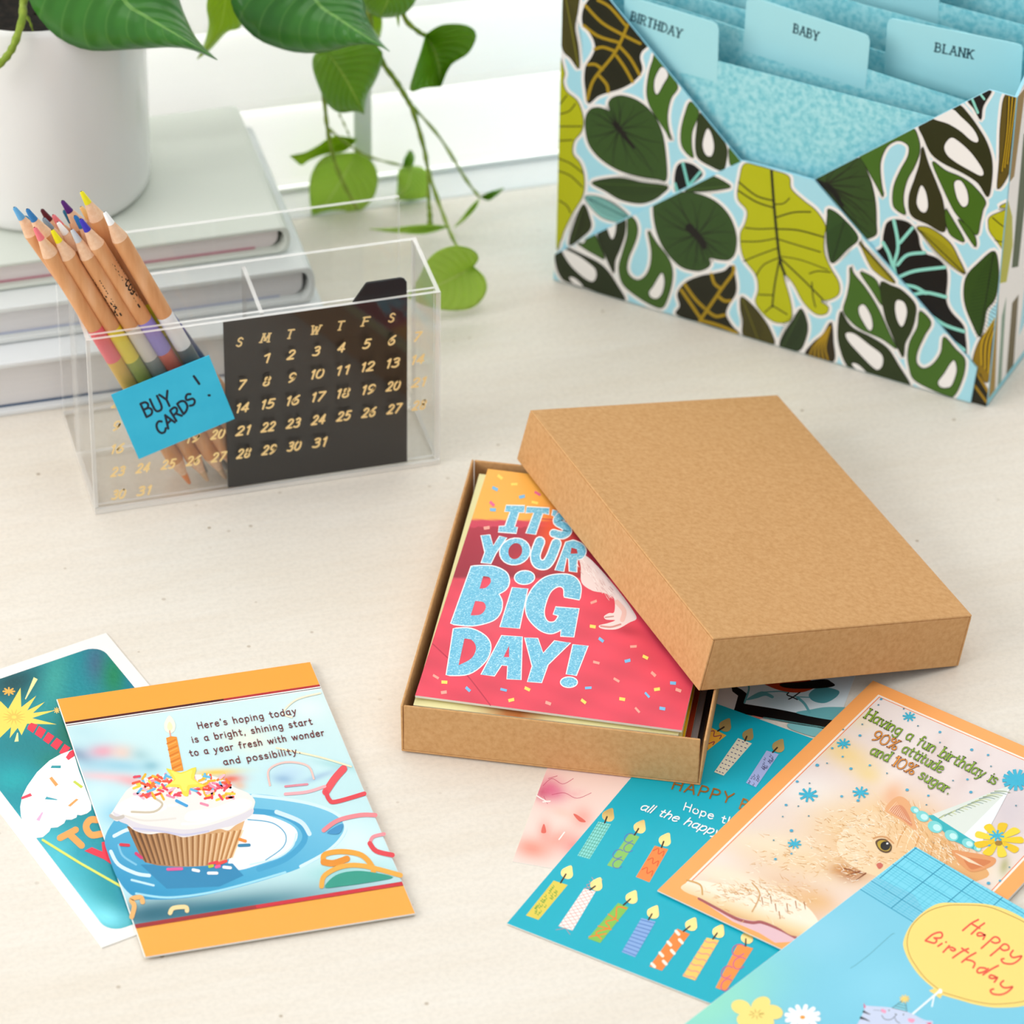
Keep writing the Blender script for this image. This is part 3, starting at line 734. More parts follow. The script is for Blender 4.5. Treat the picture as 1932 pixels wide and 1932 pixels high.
def pencil(key, T, d, ctip, clow, cb1, cb2, label):
    T = np.array(T) + np.array([.002, 0, 0]); d = np.array(d); d = d / np.linalg.norm(d)
    a = np.cross(d, (0, 0, 1.)); a /= np.linalg.norm(a); c = np.cross(d, a)
    Lp = (T[2] - .0040) / -d[2]
    base = T + d * Lp
    t = thing('coloured_pencil', base, label, 'pencil', 'double-ended coloured pencils in the organizer')
    def lathe_p(prof, seg=14):
        v, f = [], []
        for s_, r in prof:
            for k in range(seg):
                an = 2 * math.pi * k / seg; v.append(T + d * s_ + r * (math.cos(an) * a + math.sin(an) * c))
        for i in range(len(prof) - 1):
            for k in range(seg):
                k2 = (k + 1) % seg; f.append((i * seg + k, i * seg + k2, (i + 1) * seg + k2, (i + 1) * seg + k))
        return v, f
    mid = Lp * .498; bl_, tipl, con = .0215, .0074, .0170
    rt = PR * tipl / con
    o = build('shaft', *lathe_p([(con, PR), (con + .001, PR), (mid - bl_, PR)]), M_WOOD, t, smooth=True)
    build('shaft', *lathe_p([(mid + bl_, PR), (Lp - con, PR)]), M_WOOD, t, smooth=True)
    build('band', *lathe_p([(mid - bl_, PR), (mid, PR)]), pcol(cb1), t, smooth=True)
    build('band', *lathe_p([(mid, PR), (mid + bl_, PR)]), pcol(cb2), t, smooth=True)
    build('sharpened_cone', *lathe_p([(tipl, rt), (con, PR)]), M_WOODC, t, smooth=True)
    build('sharpened_cone', *lathe_p([(Lp - con, PR), (Lp - tipl, rt)]), M_WOODC, t, smooth=True)
    build('coloured_tip', *lathe_p([(.0, .0004), (.0007, .0010), (tipl, rt + .00006)]), pcol(ctip), t, smooth=True)
    build('coloured_tip', *lathe_p([(Lp - tipl, rt + .00006), (Lp - .0006, .0009), (Lp, .0004)]), pcol(clow), t, smooth=True)
    word = {'n': 'WWW-TAUPE', 'o': 'WWW-COBALT'}.get(key)
    if word:
        st, W = layout(word, 20); V, F = [], []
        hgt = .0036; Ls = .029 if key == 'o' else .024; s0 = .029 if key == 'o' else .030
        view = CAM - (T + d * .05); view = view - d * (view @ d); view /= np.linalg.norm(view); side = np.cross(d, view)
        a0 = {'n': .80, 'o': -.80}[key]
        for q in st:
            for (x1, y1), (x2, y2) in zip(q[:-1], q[1:]):
                p1 = np.array([s0 + x1 / W * Ls, y1 * hgt]); p2 = np.array([s0 + x2 / W * Ls, y2 * hgt]); tt = p2 - p1; ln = np.linalg.norm(tt)
                if ln < 1e-9: continue
                tt /= ln; nn = np.array([-tt[1], tt[0]]) * .00040; p1 = p1 - tt * .0002; p2 = p2 + tt * .0002
                b_ = len(V)
                for w_ in (p1 + nn, p1 - nn, p2 - nn, p2 + nn):
                    an = a0 + (w_[1] - hgt / 2) / PR; V.append(T + d * w_[0] + (PR + .00006) * (math.cos(an) * view + math.sin(an) * side))
                F.append((b_, b_ + 1, b_ + 2, b_ + 3))
        build('stamped_name', V, F, pcol('#15100e'), t)
for k, q in PENCILS.items(): pencil(k, *q)

# ================================================================== KRAFT BOX, LID AND THE CARDS IN IT
M_KRAFT = noisy('kraft_board', [(0.25, '#c4935d'), (0.5, '#cf9f6a'), (0.75, '#d7a976')], 420, detail=6, rough=.75, spec=.2, bump=.25, bscale=700)
M_KIN = noisy('kraft_board_inside', [(0.25, '#b07f4b'), (0.75, '#c08f5b')], 420, detail=6, rough=.8, spec=.15)
BZ = .0010
BX, BY, BYAW, BW, BL, BH, TH = .10292, -.2159 + .0011, -.42318, .13933, .19548, .0281 - BZ, .0011
cb, sb = math.cos(BYAW), math.sin(BYAW)
def BOX(p): return np.array([BX + p[0] * cb - p[1] * sb, BY + p[0] * sb + p[1] * cb, BZ + p[2]])
bt = thing('card_box', BOX((BW / 2, BL / 2, 0)), 'open brown kraft box base holding a stack of cards', 'box')
def wall(name, lo, hi, fl=(0, 0)):
    mb = MB().box(lo, hi, M=lambda p: BOX((p[0] + fl[0] * p[2] / BH, p[1] + fl[1] * p[2] / BH, p[2]))); bevel(mb.build(name, M_KRAFT, bt), .0005)
wall('bottom', (0, 0, 0), (BW, BL, TH)); wall('side', (0, 0, TH), (TH, BL, BH), (-.0004, 0)); wall('side', (BW - TH, 0, TH), (BW, BL, BH), (.0016, 0))
wall('side', (TH, 0, TH), (BW - TH, TH, BH)); wall('side', (TH, BL - TH, TH), (BW - TH, BL, BH))

def euler(rx, ry, rz):
    X = np.array([[1, 0, 0], [0, math.cos(rx), -math.sin(rx)], [0, math.sin(rx), math.cos(rx)]])
    Y = np.array([[math.cos(ry), 0, math.sin(ry)], [0, 1, 0], [-math.sin(ry), 0, math.cos(ry)]])
    Z = np.array([[math.cos(rz), -math.sin(rz), 0], [math.sin(rz), math.cos(rz), 0], [0, 0, 1]]); return Z @ Y @ X
LM = euler(-.00765, .21711 - .006, .1667); LO = np.array([.23801, -.23993, .0304]); LW, LL, LH = .14137, .19923, .02893
def LID(p): return LO + LM @ np.array(p)
lt = thing('box_lid', LID((LW / 2, LL / 2, 0)), 'brown kraft box lid lying askew and tilted across the open box', 'lid')
fla = .0006
def lwall(name, lo, hi):
    mb = MB().box(lo, hi, M=lambda p: LID((p[0] + (p[0] / LW - .5) * 2 * fla * (1 - p[2] / LH), p[1] + (p[1] / LL - .5) * 2 * fla * (1 - p[2] / LH), p[2]))); bevel(mb.build(name, M_KRAFT, lt), .0007, 3)
lwall('top', (0, 0, LH - TH), (LW, LL, LH))
lwall('side', (0, 0, 0), (TH, LL, LH - TH)); lwall('side', (LW - TH, 0, 0), (LW, LL, LH - TH)); lwall('side', (TH, 0, 0), (LW - TH, TH, LH - TH)); lwall('side', (TH, LL - TH, 0), (LW - TH, LL, LH - TH))

def boxcard(x0, y0, x1, y1, z, rot, t, cols, label):
    cx, cy = (x0 + x1) / 2, (y0 + y1) / 2; c, s = math.cos(rot), math.sin(rot)
    q = [BOX((cx + (a - cx) * c - (b - cy) * s, cy + (a - cx) * s + (b - cy) * c, z)) for a, b in ((x0, y0), (x1, y0), (x1, y1), (x0, y1))]
    art = Art(q[0], (0, 0, 1))
    art.grid(q[0], q[1], q[2], q[3], 20, 24, cols)
    o = art.make('greeting_card', [plain('card_edge_' + str(int(z * 1e5)), '#e9e4d4', .7, .2), M_PRINT], None, slab(q, t)); tag(o, label, 'card', 'cards stacked inside the kraft box'); return o
def two(c1, c2=None, f=.5): return lambda X, Y, U, V: np.where((U < f)[:, None], np.array(hx(c1)), np.array(hx(c2 or c1)))
boxcard(.006, .004, .1365, .188, .0040, 0, .0018, two('#3c3434'), 'bottom card of the boxed stack, charcoal edge at the right')
boxcard(.005, .003, .1345, .187, .0075, .0, .0018, two('#a59c9b'), 'grey card low in the boxed stack, showing at the right')
boxcard(.005, .004, .1318, .188, .0110, .0, .0018, two('#9a3216'), 'rust red card in the boxed stack, a sliver showing at the right')
boxcard(.005, .0022, .1295, .187, .0145, .0, .0020, two('#e4ba14'), 'golden yellow card in the boxed stack, below the cream ones')
boxcard(.0052, .0026, .1285, .185, .0182, .0, .0022, two('#eee48c'), 'pale lemon card in the boxed stack')
boxcard(.0050, .0036, .1262, .187, .0208, .004, .0016, two('#b5cb2a'), 'lime green card in the boxed stack, showing along the front')
boxcard(.0045, .0060, .1275, .189, .0233, .0, .0018, lambda X, Y, U, V: field('#f3eaae', [])(X, Y, U, V) * (1 - np.exp(-(((U - .38) / .11) ** 2 + (V / .1) ** 2)))[:, None] + np.array(hx('#b8601f')) * np.exp(-(((U - .38) / .11) ** 2 + (V / .1) ** 2))[:, None], 'cream card right under the big day card, with an orange smudge in front')

# --- top card in the box
zc = .0270
q = [on_z((783.2, 1312), zc), on_z((1286.5, 1378), zc)]
dv = on_z((920.5, 884.5), zc) - q[0]
q = [q[0], q[1], q[1] + dv, q[0] + dv]
art = Art(q[0], (0, 0, 1)); art.view(740, 850, 2.972)
def bigday(X, Y, U, V):
    top = np.clip((395 - Y + (X - 700) * .02) / 8, 0, 1)[:, None]; mid = np.clip((722 - Y) / 14, 0, 1)[:, None]
    red = np.tile(np.array(hx('#e5475c')), (len(X), 1)); fold = .06 * np.sin(X * .011 + Y * .018) + .04 * np.sin(Y * .05 - X * .02)
    red = red * (1 + fold[:, None])
    band = np.array(hx('#b02c42')) * (1 - .25 * np.clip((Y - 450) / 250, 0, 1))[:, None] + np.zeros_like(red)
    band = np.where((Y < 430)[:, None], np.array(hx('#d2425a')), band)
    c = red * (1 - mid) + band * mid
    return c * (1 - top) + np.array(hx('#fdb650')) * top
fb = field(bigday, [(905, 455, 95, 140, .2, '#ee5a30', .95), (760, 640, 90, 45, .3, '#d93f45', .8), (1010, 640, 60, 60, 0, '#e84f3f', .8), (560, 900, 160, 120, 0, '#f0707e', .35), (1320, 1010, 90, 30, .2, '#a31f38', .55), (1150, 720, 45, 60, 0, '#b5465a', .4)])
art.grid(*q, 90, 120, fb)
art.stroke([(228, 1085), (330, 1180), (420, 1260), (550, 1428)], 7, '#c13049'); art.stroke([(450, 1180), (700, 1130), (900, 1150)], 5, '#d93d54'); art.stroke([(800, 380), (1000, 395)], 5, '#c9424f')
art.blob([(1050, 580), (1100, 600), (1180, 680), (1280, 800), (1345, 890), (1370, 942), (1330, 965), (1265, 1000), (1205, 1004), (1165, 995), (1162, 980), (1210, 968), (1250, 952), (1200, 948), (1188, 930), (1215, 912), (1245, 905), (1243, 830), (1190, 800), (1120, 785), (1062, 740), (1058, 660)], '#f0ddda')
for k in range(60):
    t = rng.random(); a = np.array([1060, 620]) * (1 - t) + np.array([1240, 830]) * t + rng.normal(0, 22, 2); art.hold = k % 6 != 0
    art.stroke([a, a + (10 + 12 * rng.random(), 22)], 3, ['#fbf3f1', '#e5cbc8', '#d9b8b5'][k % 3], sm=False, cap=False)
art.hold = False
art.stroke([(1260, 850), (1300, 900), (1290, 950)], 26, '#eec4bb'); art.stroke([(1170, 985), (1225, 990), (1280, 975)], 10, '#d9958d'); art.stroke([(1195, 936), (1240, 930)], 7, '#c9938c')
W_ = '#f6f6f8'
def soft(pts, corners):
    """closed outline that is curved between the given corner numbers"""
    n = len(pts); cs = sorted(corners); out = []
    for i, a_ in enumerate(cs):
        b_ = cs[(i + 1) % len(cs)]; seg = [pts[(a_ + k) % n] for k in range(((b_ - a_) % n or n) + 1)]
        out += [tuple(p) for p in (smooth_pts(seg, False, 5) if len(seg) > 2 else seg)][:-1]
    return out
LET = [([(640, 310), (742, 312), (738, 346), (708, 347), (683, 428), (700, 432), (695, 463), (595, 455), (601, 428), (635, 425), (664, 345), (633, 341)], ()),
       ([(755, 318), (880, 325), (877, 358), (842, 352), (802, 470), (752, 465), (797, 350), (750, 349)], ()), ([(903, 335), (925, 340), (912, 372), (897, 362)], ()),
       ([(500, 478), (546, 475), (566, 538), (603, 483), (640, 488), (578, 578), (552, 633), (500, 629), (522, 572)], ()),
       (soft([(1015, 505), (1062, 525), (1085, 560), (1070, 600), (1035, 612), (1033, 682), (995, 676), (992, 610), (975, 600), (960, 678), (915, 672), (975, 515)], (0, 4, 5, 6, 7, 8, 9, 10, 11)), ([(1005, 545), (1035, 555), (1040, 578), (1000, 580)],)),
       (soft([(445, 650), (560, 650), (635, 682), (655, 730), (640, 775), (595, 805), (615, 850), (605, 910), (560, 955), (450, 982), (330, 972)], (0, 5, 10)), (soft([(510, 705), (545, 712), (552, 740), (525, 770), (490, 775)], (0, 4)), soft([(465, 845), (512, 852), (524, 885), (495, 920), (440, 925)], (0, 4)))),
       ([(675, 770), (758, 776), (712, 997), (606, 990)], ()),
       (soft([(1050, 836), (965, 820), (962, 775), (930, 762), (882, 800), (850, 900), (868, 958), (910, 962), (936, 926), (905, 918), (917, 880), (1046, 888), (1016, 1046), (945, 1040), (950, 1003), (890, 1026), (822, 1002), (760, 932), (753, 850), (790, 772), (860, 712), (950, 695), (1020, 710), (1056, 762)], (0, 1, 8, 9, 10, 11, 12, 13, 14)), ()),
       (soft([(345, 1000), (440, 1000), (522, 1042), (551, 1102), (522, 1182), (430, 1252), (305, 1260)], (0, 6)), (soft([(405, 1055), (448, 1065), (470, 1108), (445, 1165), (372, 1205)], (0, 4)),)),
       ([(615, 1040), (727, 1046), (720, 1286), (645, 1280), (650, 1207), (612, 1202), (572, 1263), (500, 1258)], ([(655, 1095), (655, 1160), (625, 1158)],)),
       ([(745, 1050), (815, 1056), (846, 1140), (910, 1070), (998, 1078), (872, 1200), (836, 1301), (760, 1296), (787, 1210)], ()),
       ([(1015, 1090), (1096, 1096), (1030, 1262), (978, 1255)], ())]
def ring(cx, cy, rx, ry, rot, n=22): return [(cx + rx * math.cos(a) * math.cos(rot) - ry * math.sin(a) * math.sin(rot), cy + rx * math.cos(a) * math.sin(rot) + ry * math.sin(a) * math.cos(rot)) for a in np.linspace(0, 2 * math.pi, n, endpoint=False)]
LET += [(ring(688, 567, 84, 72, -.25), (ring(690, 565, 38, 46, .35),)), (ring(742, 713, 54, 36, -.05), ()), (ring(991, 1300, 45, 27, 0), ())]
sS = [(985, 372), (940, 372), (925, 400), (965, 425), (985, 452), (955, 475), (905, 465)]; sU = [(828, 512), (803, 585), (815, 632), (858, 640), (890, 600), (920, 522)]
art.hold = False; art.lay(); art.hold = True
for o_, h_ in LET: art.stroke(list(o_), 12, W_, closed=True, sm=False)
art.stroke(sS, 50, W_); art.stroke(sU, 62, W_); art.hold = False; art.lay(); art.hold = True
for o_, h_ in LET: art.poly(o_, '#6fc3e0', 1, h_)
art.stroke(sS, 38, '#6fc3e0', 1); art.stroke(sU, 48, '#6fc3e0', 1); art.hold = False
CF = {'p': '#f0a898', 'y': '#f6e06a', 'b': '#7cc0ea', 'k': '#ee6a9a'}
for k, (x, y, c) in enumerate([(1130, 850, 'p'), (1125, 988, 'y'), (1172, 1063, 'b'), (1353, 1100, 'p'), (1420, 1160, 'y'), (1320, 1180, 'b'), (1145, 1190, 'p'), (1465, 1255, 'p'), (1575, 1305, 'b'), (1258, 1288, 'p'), (1485, 1340, 'y'), (1605, 1345, 'p'), (1430, 1372, 'b'), (1290, 1395, 'y'), (1073, 1408, 'y'), (1100, 1332, 'b'), (758, 1338, 'y'), (668, 1400, 'y'), (625, 1343, 'b'), (425, 1340, 'b'), (293, 1300, 'y'), (245, 1270, 'p'), (290, 1357, 'p'), (875, 1418, 'p'), (1375, 1457, 'p'), (1515, 1448, 'b'), (605, 150, 'y'), (685, 190, 'y'), (577, 215, 'b'), (728, 260, 'b'), (800, 293, 'y'), (560, 300, 'k'), (565, 333, 'b'), (815, 242, 'k'), (530, 435, 'p')]):
    a = (k * 1.7) % 1.2 - .4; w_, h_ = (17, 10) if k % 3 else (19, 8)
    r_ = [(x + sx * w_ * math.cos(a) - sy * h_ * math.sin(a) * .8, y + sx * w_ * math.sin(a) + sy * h_ * math.cos(a)) for sx, sy in ((-1, -1), (1, -.8), (.9, 1), (-1, .8))]
    art.hold = k > 0; art.poly(r_, CF[c])
art.hold = False
o = art.make('greeting_card', [M_PAPER, M_PRINT, M_GLITTER], None, slab(q, .0012)); tag(o, "red birthday card reading IT'S YOUR BIG DAY! on top of the boxed stack", 'card')

# ================================================================== CARDS ON THE TABLE
def rect_from(A, B, w, left=True):
    """corners from edge A-B and a width to one side"""
    e = (B - A) / np.linalg.norm(B - A); nn = np.array([-e[1], e[0], 0]) * (1 if left else -1); return [A, B, B + nn * w, A + nn * w]
def outer(q): # inset helper in card space
    return q
def inset(q, d):
    P = [np.asarray(p) for p in q]; out = []
    for i in range(4):
        a = P[(i + 1) % 4] - P[i]; b_ = P[(i - 1) % 4] - P[i]; out.append(P[i] + a / np.linalg.norm(a) * d + b_ / np.linalg.norm(b_) * d)
    return out
def pxs(art, Q): return [((px(p)[0] - art.o[0]) * art.z, (px(p)[1] - art.o[1]) * art.z) for p in Q]
def quad(art, Q, col, mat=0): art.poly(pxs(art, Q), col, mat)
def rnd_quad(Q, r, n=6):
    out = []
    for i in range(4):
        p = Q[i]; a = (Q[(i - 1) % 4] - p); a /= np.linalg.norm(a); b_ = (Q[(i + 1) % 4] - p); b_ /= np.linalg.norm(b_)
        for k in range(n + 1):
            t = k / n * math.pi / 2; out.append(p + a * r * (1 - math.sin(t)) + b_ * r * (1 - math.cos(t)))
    return out

# --- pink floral card, lowest, half under the box
Z0 = .0004
A = on_z((940 + 80 / 2.9625, 1280 + 1022 / 2.9625), Z0); B = on_z((940 + 265 / 2.9625, 1280 + 525 / 2.9625), Z0)
e = (B - A) / np.linalg.norm(B - A); q = rect_from(A, A + e * .125, .092, False)
art = Art(q[0], (0, 0, 1)); art.view(940, 1280, 2.9625)
art.grid(*q, 50, 50, field('#f9ddd3', [(290, 620, 85, 70, .4, '#e0608a', .9), (240, 640, 40, 40, 0, '#c92e66', .7), (330, 640, 45, 30, 0, '#e2799c', .6), (190, 950, 110, 60, .2, '#f08f7a', .9), (330, 900, 90, 50, -.4, '#f3a08f', .8), (260, 850, 40, 60, 0, '#ec8475', .6), (470, 780, 60, 60, 0, '#f0a093', .8), (430, 940, 80, 60, 0, '#ef7f78', .8), (420, 650, 60, 20, -.3, '#f2b0b5', .6), (360, 750, 70, 25, .3, '#f7c7b5', .6)]))
for st in ([(250, 600), (300, 560), (360, 590), (420, 560)], [(300, 650), (370, 640), (440, 670), (520, 640)], [(255, 660), (275, 700)], [(280, 560), (330, 545)]): art.stroke(st, 3, '#c9506f')
for st in ([(215, 655), (235, 668), (275, 690)], [(370, 860), (340, 900)], [(250, 690), (290, 686)]): art.stroke(st, 7, '#fdf3ee')
art.blob([(240, 860), (255, 812), (268, 860)], '#e46a5c'); art.blob([(420, 760), (440, 762), (490, 800), (455, 800)], '#e46a5c')
o = art.make('greeting_card', [M_PAPER, M_PRINT], None, slab(q, .00035)); tag(o, 'pale pink card of watercolour flowers sticking out under the kraft box', 'card', )

# --- bird card under the lid
A = on_z((1300 + 1780 / 6.114, 1280 + 345 / 6.114), Z0); B = on_z((1300 + 1900 / 6.114, 1280 + 10 / 6.114), Z0)
e = (B - A) / np.linalg.norm(B - A); A = A - e * .016; q = rect_from(A, A + e * .128, .124, True)
art = Art(q[0], (0, 0, 1)); art.view(1300, 1280, 6.114)
art.grid(*q, 40, 40, field('#dfe9ee', [(1000, 260, 260, 120, .2, '#a9cbd3', .6), (1500, 200, 260, 120, 0, '#c8dfe4', .6)]))
art.poly([(330, 0), (560, 0), (570, 205), (520, 350), (250, 320)], '#e3dedd')
art.poly([(480, 60), (610, 130), (672, 180), (636, 292), (1000, 350), (1660, 480), (1560, 590), (1250, 530), (860, 455), (510, 385), (525, 345), (566, 200), (500, 150)], '#0a0a0b')
tl_ = '#5fa9b0'
art.blob([(1380, 190), (1450, 120), (1560, 100), (1700, 130), (1735, 165), (1680, 230), (1560, 285), (1430, 260)], '#4f9aa2'); art.blob([(1240, 400), (1400, 360), (1600, 330), (1900, 350), (1800, 470), (1640, 480)], '#69b0b6')
art.blob([(1145, 520), (1300, 540), (1560, 590), (1480, 670), (1330, 640), (1160, 575)], '#7dbfc3'); art.blob([(660, 250), (740, 190), (850, 150), (970, 200), (960, 230), (880, 200), (780, 230)], tl_)
art.stroke([(640, 280), (690, 130), (680, 60)], 22, tl_); art.stroke([(850, 160), (1050, 150), (1140, 165)], 14, tl_); art.stroke([(1220, 210), (1390, 220)], 12, tl_); art.stroke([(1250, 220), (1330, 290), (1390, 390)], 30, tl_)
art.blob([(820, 20), (940, 100), (1100, 150), (1260, 165), (1380, 140), (1460, 90), (1400, 20), (1100, -30)], '#c2401c'); art.blob([(1060, 60), (1300, 40), (1560, 10), (1640, 40), (1680, 85), (1540, 112), (1250, 120), (1080, 100)], '#0a0a0b')
art.stroke([(1150, 165), (1130, 190), (1190, 215), (1250, 245)], 14, '#0a0a0b'); art.stroke([(1280, 160), (1200, 215), (1150, 240)], 14, '#0a0a0b')
art.poly([(720, 425), (860, 455), (810, 465)], '#e88274')
art.hold = True
for k in range(110):
    t = k / 109; x = 860 + 700 * t; y = 458 + 116 * t
    art.stroke([(x, y - 14), (x - 3, y + 3)], 2.4, '#7fc6c6', sm=False, cap=False)
art.hold = False
o = art.make('greeting_card', [M_PAPER, M_PRINT], None, slab(q, .00035)); tag(o, 'pale blue card with a black-framed bird on a branch, mostly under the lid', 'card')

# --- turquoise candle card
Z1 = .0009
A = on_z((940 + 48 / 2.9625, 1280 + 1369 / 2.9625), Z1); T_ = on_z((940 + 1170 / 2.9625, 1280 + 1810 / 2.9625), Z1)
e = (T_ - A) / np.linalg.norm(T_ - A)
top1 = on_z((1353, 1328), Z1); top2 = on_z((1534, 1390), Z1)
up = np.array([-e[1], e[0], 0]); h_ = float((top1 - A) @ up); q = [A, A + e * .178, A + e * .178 + up * h_, A + up * h_]
art = Art(q[0], (0, 0, 1)); art.view(940, 1280, 2.9625)
art.grid(*q, 30, 30, field('#07b0c6', []))
def ppt(Q, u, v): return tuple(np.array(Q[0]) * (1 - u) * (1 - v) + np.array(Q[1]) * u * (1 - v) + np.array(Q[2]) * u * v + np.array(Q[3]) * (1 - u) * v)
FLM = '#efd68c'
def candle(Q, col, fl, pat, pcol_, r=36, mat=1):
    art.poly(Q, col); art.lay(); art.hold = True
    ln = lambda pts, w: art.stroke([ppt(Q, *p) for p in pts], w, pcol_)
    if pat == 'grid':
        for t in np.linspace(.1, .9, 5): ln([(t, 0), (t, 1)], 2.5)
        for t in np.linspace(.05, .95, 11): ln([(0, t), (1, t)], 2.5)
    elif pat == 'loops':
        for k in range(4):
            c = (.25 + .5 * (k % 2), .12 + k * .25); ln([(c[0] + .42 * math.cos(a), c[1] + .13 * math.sin(a)) for a in np.linspace(.3, 5.2, 9)], 5)
    elif pat == 'wig':
        for k in range(3): ln([(.1, .15 + .3 * k), (.35, .05 + .3 * k), (.55, .2 + .3 * k), (.8, .08 + .3 * k), (.9, .22 + .3 * k)], 5)
    elif pat == 'scrib':
        for k in range(26):
            u, v = rng.random() * .7 + .1, rng.random() * .88 + .04; ln([(u, v), (u + .13, v + .03), (u + .02, v + .06), (u + .16, v + .07)], 2.5)
    elif pat == 'lattice':
        for k in range(-3, 10): ln([(max(0, -k * .25 * .0), .1 * k + .0), (1, .1 * k + .2)], 2.2); ln([(0, .1 * k + .2), (1, .1 * k)], 2.2)
    elif pat == 'zig':
        ln([(.9, .05), (.2, .1), (.7, .35), (.25, .5), (.8, .6), (.2, .8), (.85, .9)], 8); ln([(0, .32), (1, .38)], 7); ln([(0, .65), (1, .62)], 7); ln([(0, .95), (.9, .75)], 7)
    elif pat == 'stripe':
        for t in np.linspace(.05, .95, 10): ln([(.02, t), (.98, t)], 5)
    elif pat == 'blot':
        for k in range(7): c = (.2 + .6 * (k % 2), .08 + k * .145); ln([(c[0] - .16, c[1] - .02), (c[0] + .15, c[1] + .02)], 17)
    elif pat == 'pink':
        for t in np.linspace(.08, .95, 7): ln([(.0, t), (.35, t + .02), (.7, t - .01), (1, t + .01)], 6)
    elif pat == 'dash':
        for r_ in range(9):
            for c_ in range(3): u, v = .2 + .3 * c_ + .1 * (r_ % 2) - .05, .05 + .112 * r_; ln([(u - .05, v), (u + .05, v)], 5)
    art.hold = False
    x, y = fl; b_ = ppt(Q, .5, 0)
    d = np.array([.42, -.9]); s_ = np.array([.9, .42])
    art.blob([np.array(fl) + d * a * r + s_ * c * r for a, c in ((1.3, .1), (.62, .62), (-.05, .98), (-.7, .72), (-.95, 0), (-.7, -.72), (-.05, -.98), (.62, -.62))], FLM, mat, sub=4)
    art.stroke([b_, (fl[0] - 8, fl[1] + 8)], 9, '#3a2a1c')
candle([(560, 800), (630, 815), (510, 1010), (443, 990)], '#8fdcd6', (616, 766), 'grid', '#2f9c80')
candle([(735, 865), (790, 885), (670, 1065), (608, 1045)], '#8cc765', (792, 832), 'loops', '#5a6fb8')
candle([(875, 935), (950, 955), (845, 1140), (770, 1110)], '#f98c46', (933, 904), 'wig', '#e2512c')
candle([(310, 1130), (388, 1155), (225, 1350), (155, 1325)], '#e3cf52', (386, 1087), 'scrib', '#5d9c3c')
candle([(480, 1175), (545, 1190), (415, 1410), (337, 1385)], '#fbf4ec', (550, 1154), 'lattice', '#e08a8a')
candle([(670, 1255), (730, 1280), (570, 1480), (500, 1455)], '#84c353', (747, 1226), 'zig', '#f07f2c')
candle([(800, 1340), (880, 1360), (765, 1560), (690, 1530)], '#8aaee0', (867, 1310), 'stripe', '#4f7cc4')
candle([(1000, 1400), (1070, 1430), (915, 1635), (845, 1610)], '#f98a3c', (1080, 1378), 'blot', '#fdf2e2')
candle([(1165, 1450), (1235, 1465), (1100, 1690), (1030, 1665)], '#fbcd6a', (1232, 1417), 'pink', '#f2938a')
candle([(1340, 1485), (1425, 1510), (1270, 1750), (1215, 1730)], '#fb9442', (1392, 1450), 'loops', '#c2489a')
candle([(1180, 270), (1275, 320), (1150, 420), (1040, 460)], '#efb03c', (1270, 265), 'wig', '#8f2a52')
candle([(1340, 335), (1418, 365), (1260, 545), (1207, 525)], '#ebe3cb', (1397, 318), 'dash', '#5b5a84', 33)
candle([(1500, 405), (1568, 425), (1440, 610), (1385, 585)], '#a9b7e6', (1567, 381), 'scrib', '#4a4a78', 36)
art.text('HAPPY', (968, 618), (1296, 700), (22, -54), 9, '#b8823c', 1, 26)
art.text('B', (1345, 728), (1385, 740), (22, -54), 9, '#b8823c', 1, 26)
art.text('Hope the', (1034, 736), (1350, 840), (14, -40), 6.5, '#f6fbfb', 0, 20)
art.text('all the happy', (790, 733), (1232, 885), (20, -42), 7, '#f6fbfb', 0, 12, slant=.25)
o = art.make('greeting_card', [M_PAPER, M_PRINT, M_FOIL], None, slab(q, .0004)); tag(o, 'turquoise card printed with rows of patterned candles under the box corner', 'card')

# --- orange-bordered cat card
Z2 = .0024
A = on_z((1240.3, 1680), Z2); B = on_z((1647.2, 1284), Z2); wd = on_z((1835, 1462.7 + 240), Z2)
e = (B - A) / np.linalg.norm(B - A); nn = np.array([e[1], -e[0], 0])
wd = on_z((1230 + 1835 / 2.752, 1270 + 1190 / 2.752), Z2); w_ = float((wd - A) @ nn)
q = [A, A + nn * w_, B + nn * w_, B]
ct = thing('greeting_card', (A + B + q[1] + q[2]) / 4 - np.array([0, 0, .0012]), 'orange-bordered card with a ginger cat in a party hat', 'card')
bk = slab([p + np.array([.0006, .0004, -.0008]) for p in q], .0004).build('back_leaf', M_PAPER, ct)
art = Art(q[0], (0, 0, 1)); art.view(1230, 1270, 2.752)
quad(art, q, '#fcab60')
i1 = inset(q, .0075); i2 = inset(q, .0086); i3 = inset(q, .0091)
quad(art, i1, '#fbeee2'); quad(art, i2, '#ee8a5a')
def catbase(X, Y, U, V):
    t = np.clip(V, 0, 1)[:, None]
    return np.array(hx('#e9dcda')) * t + np.array(hx('#ecd9cf')) * (1 - t)
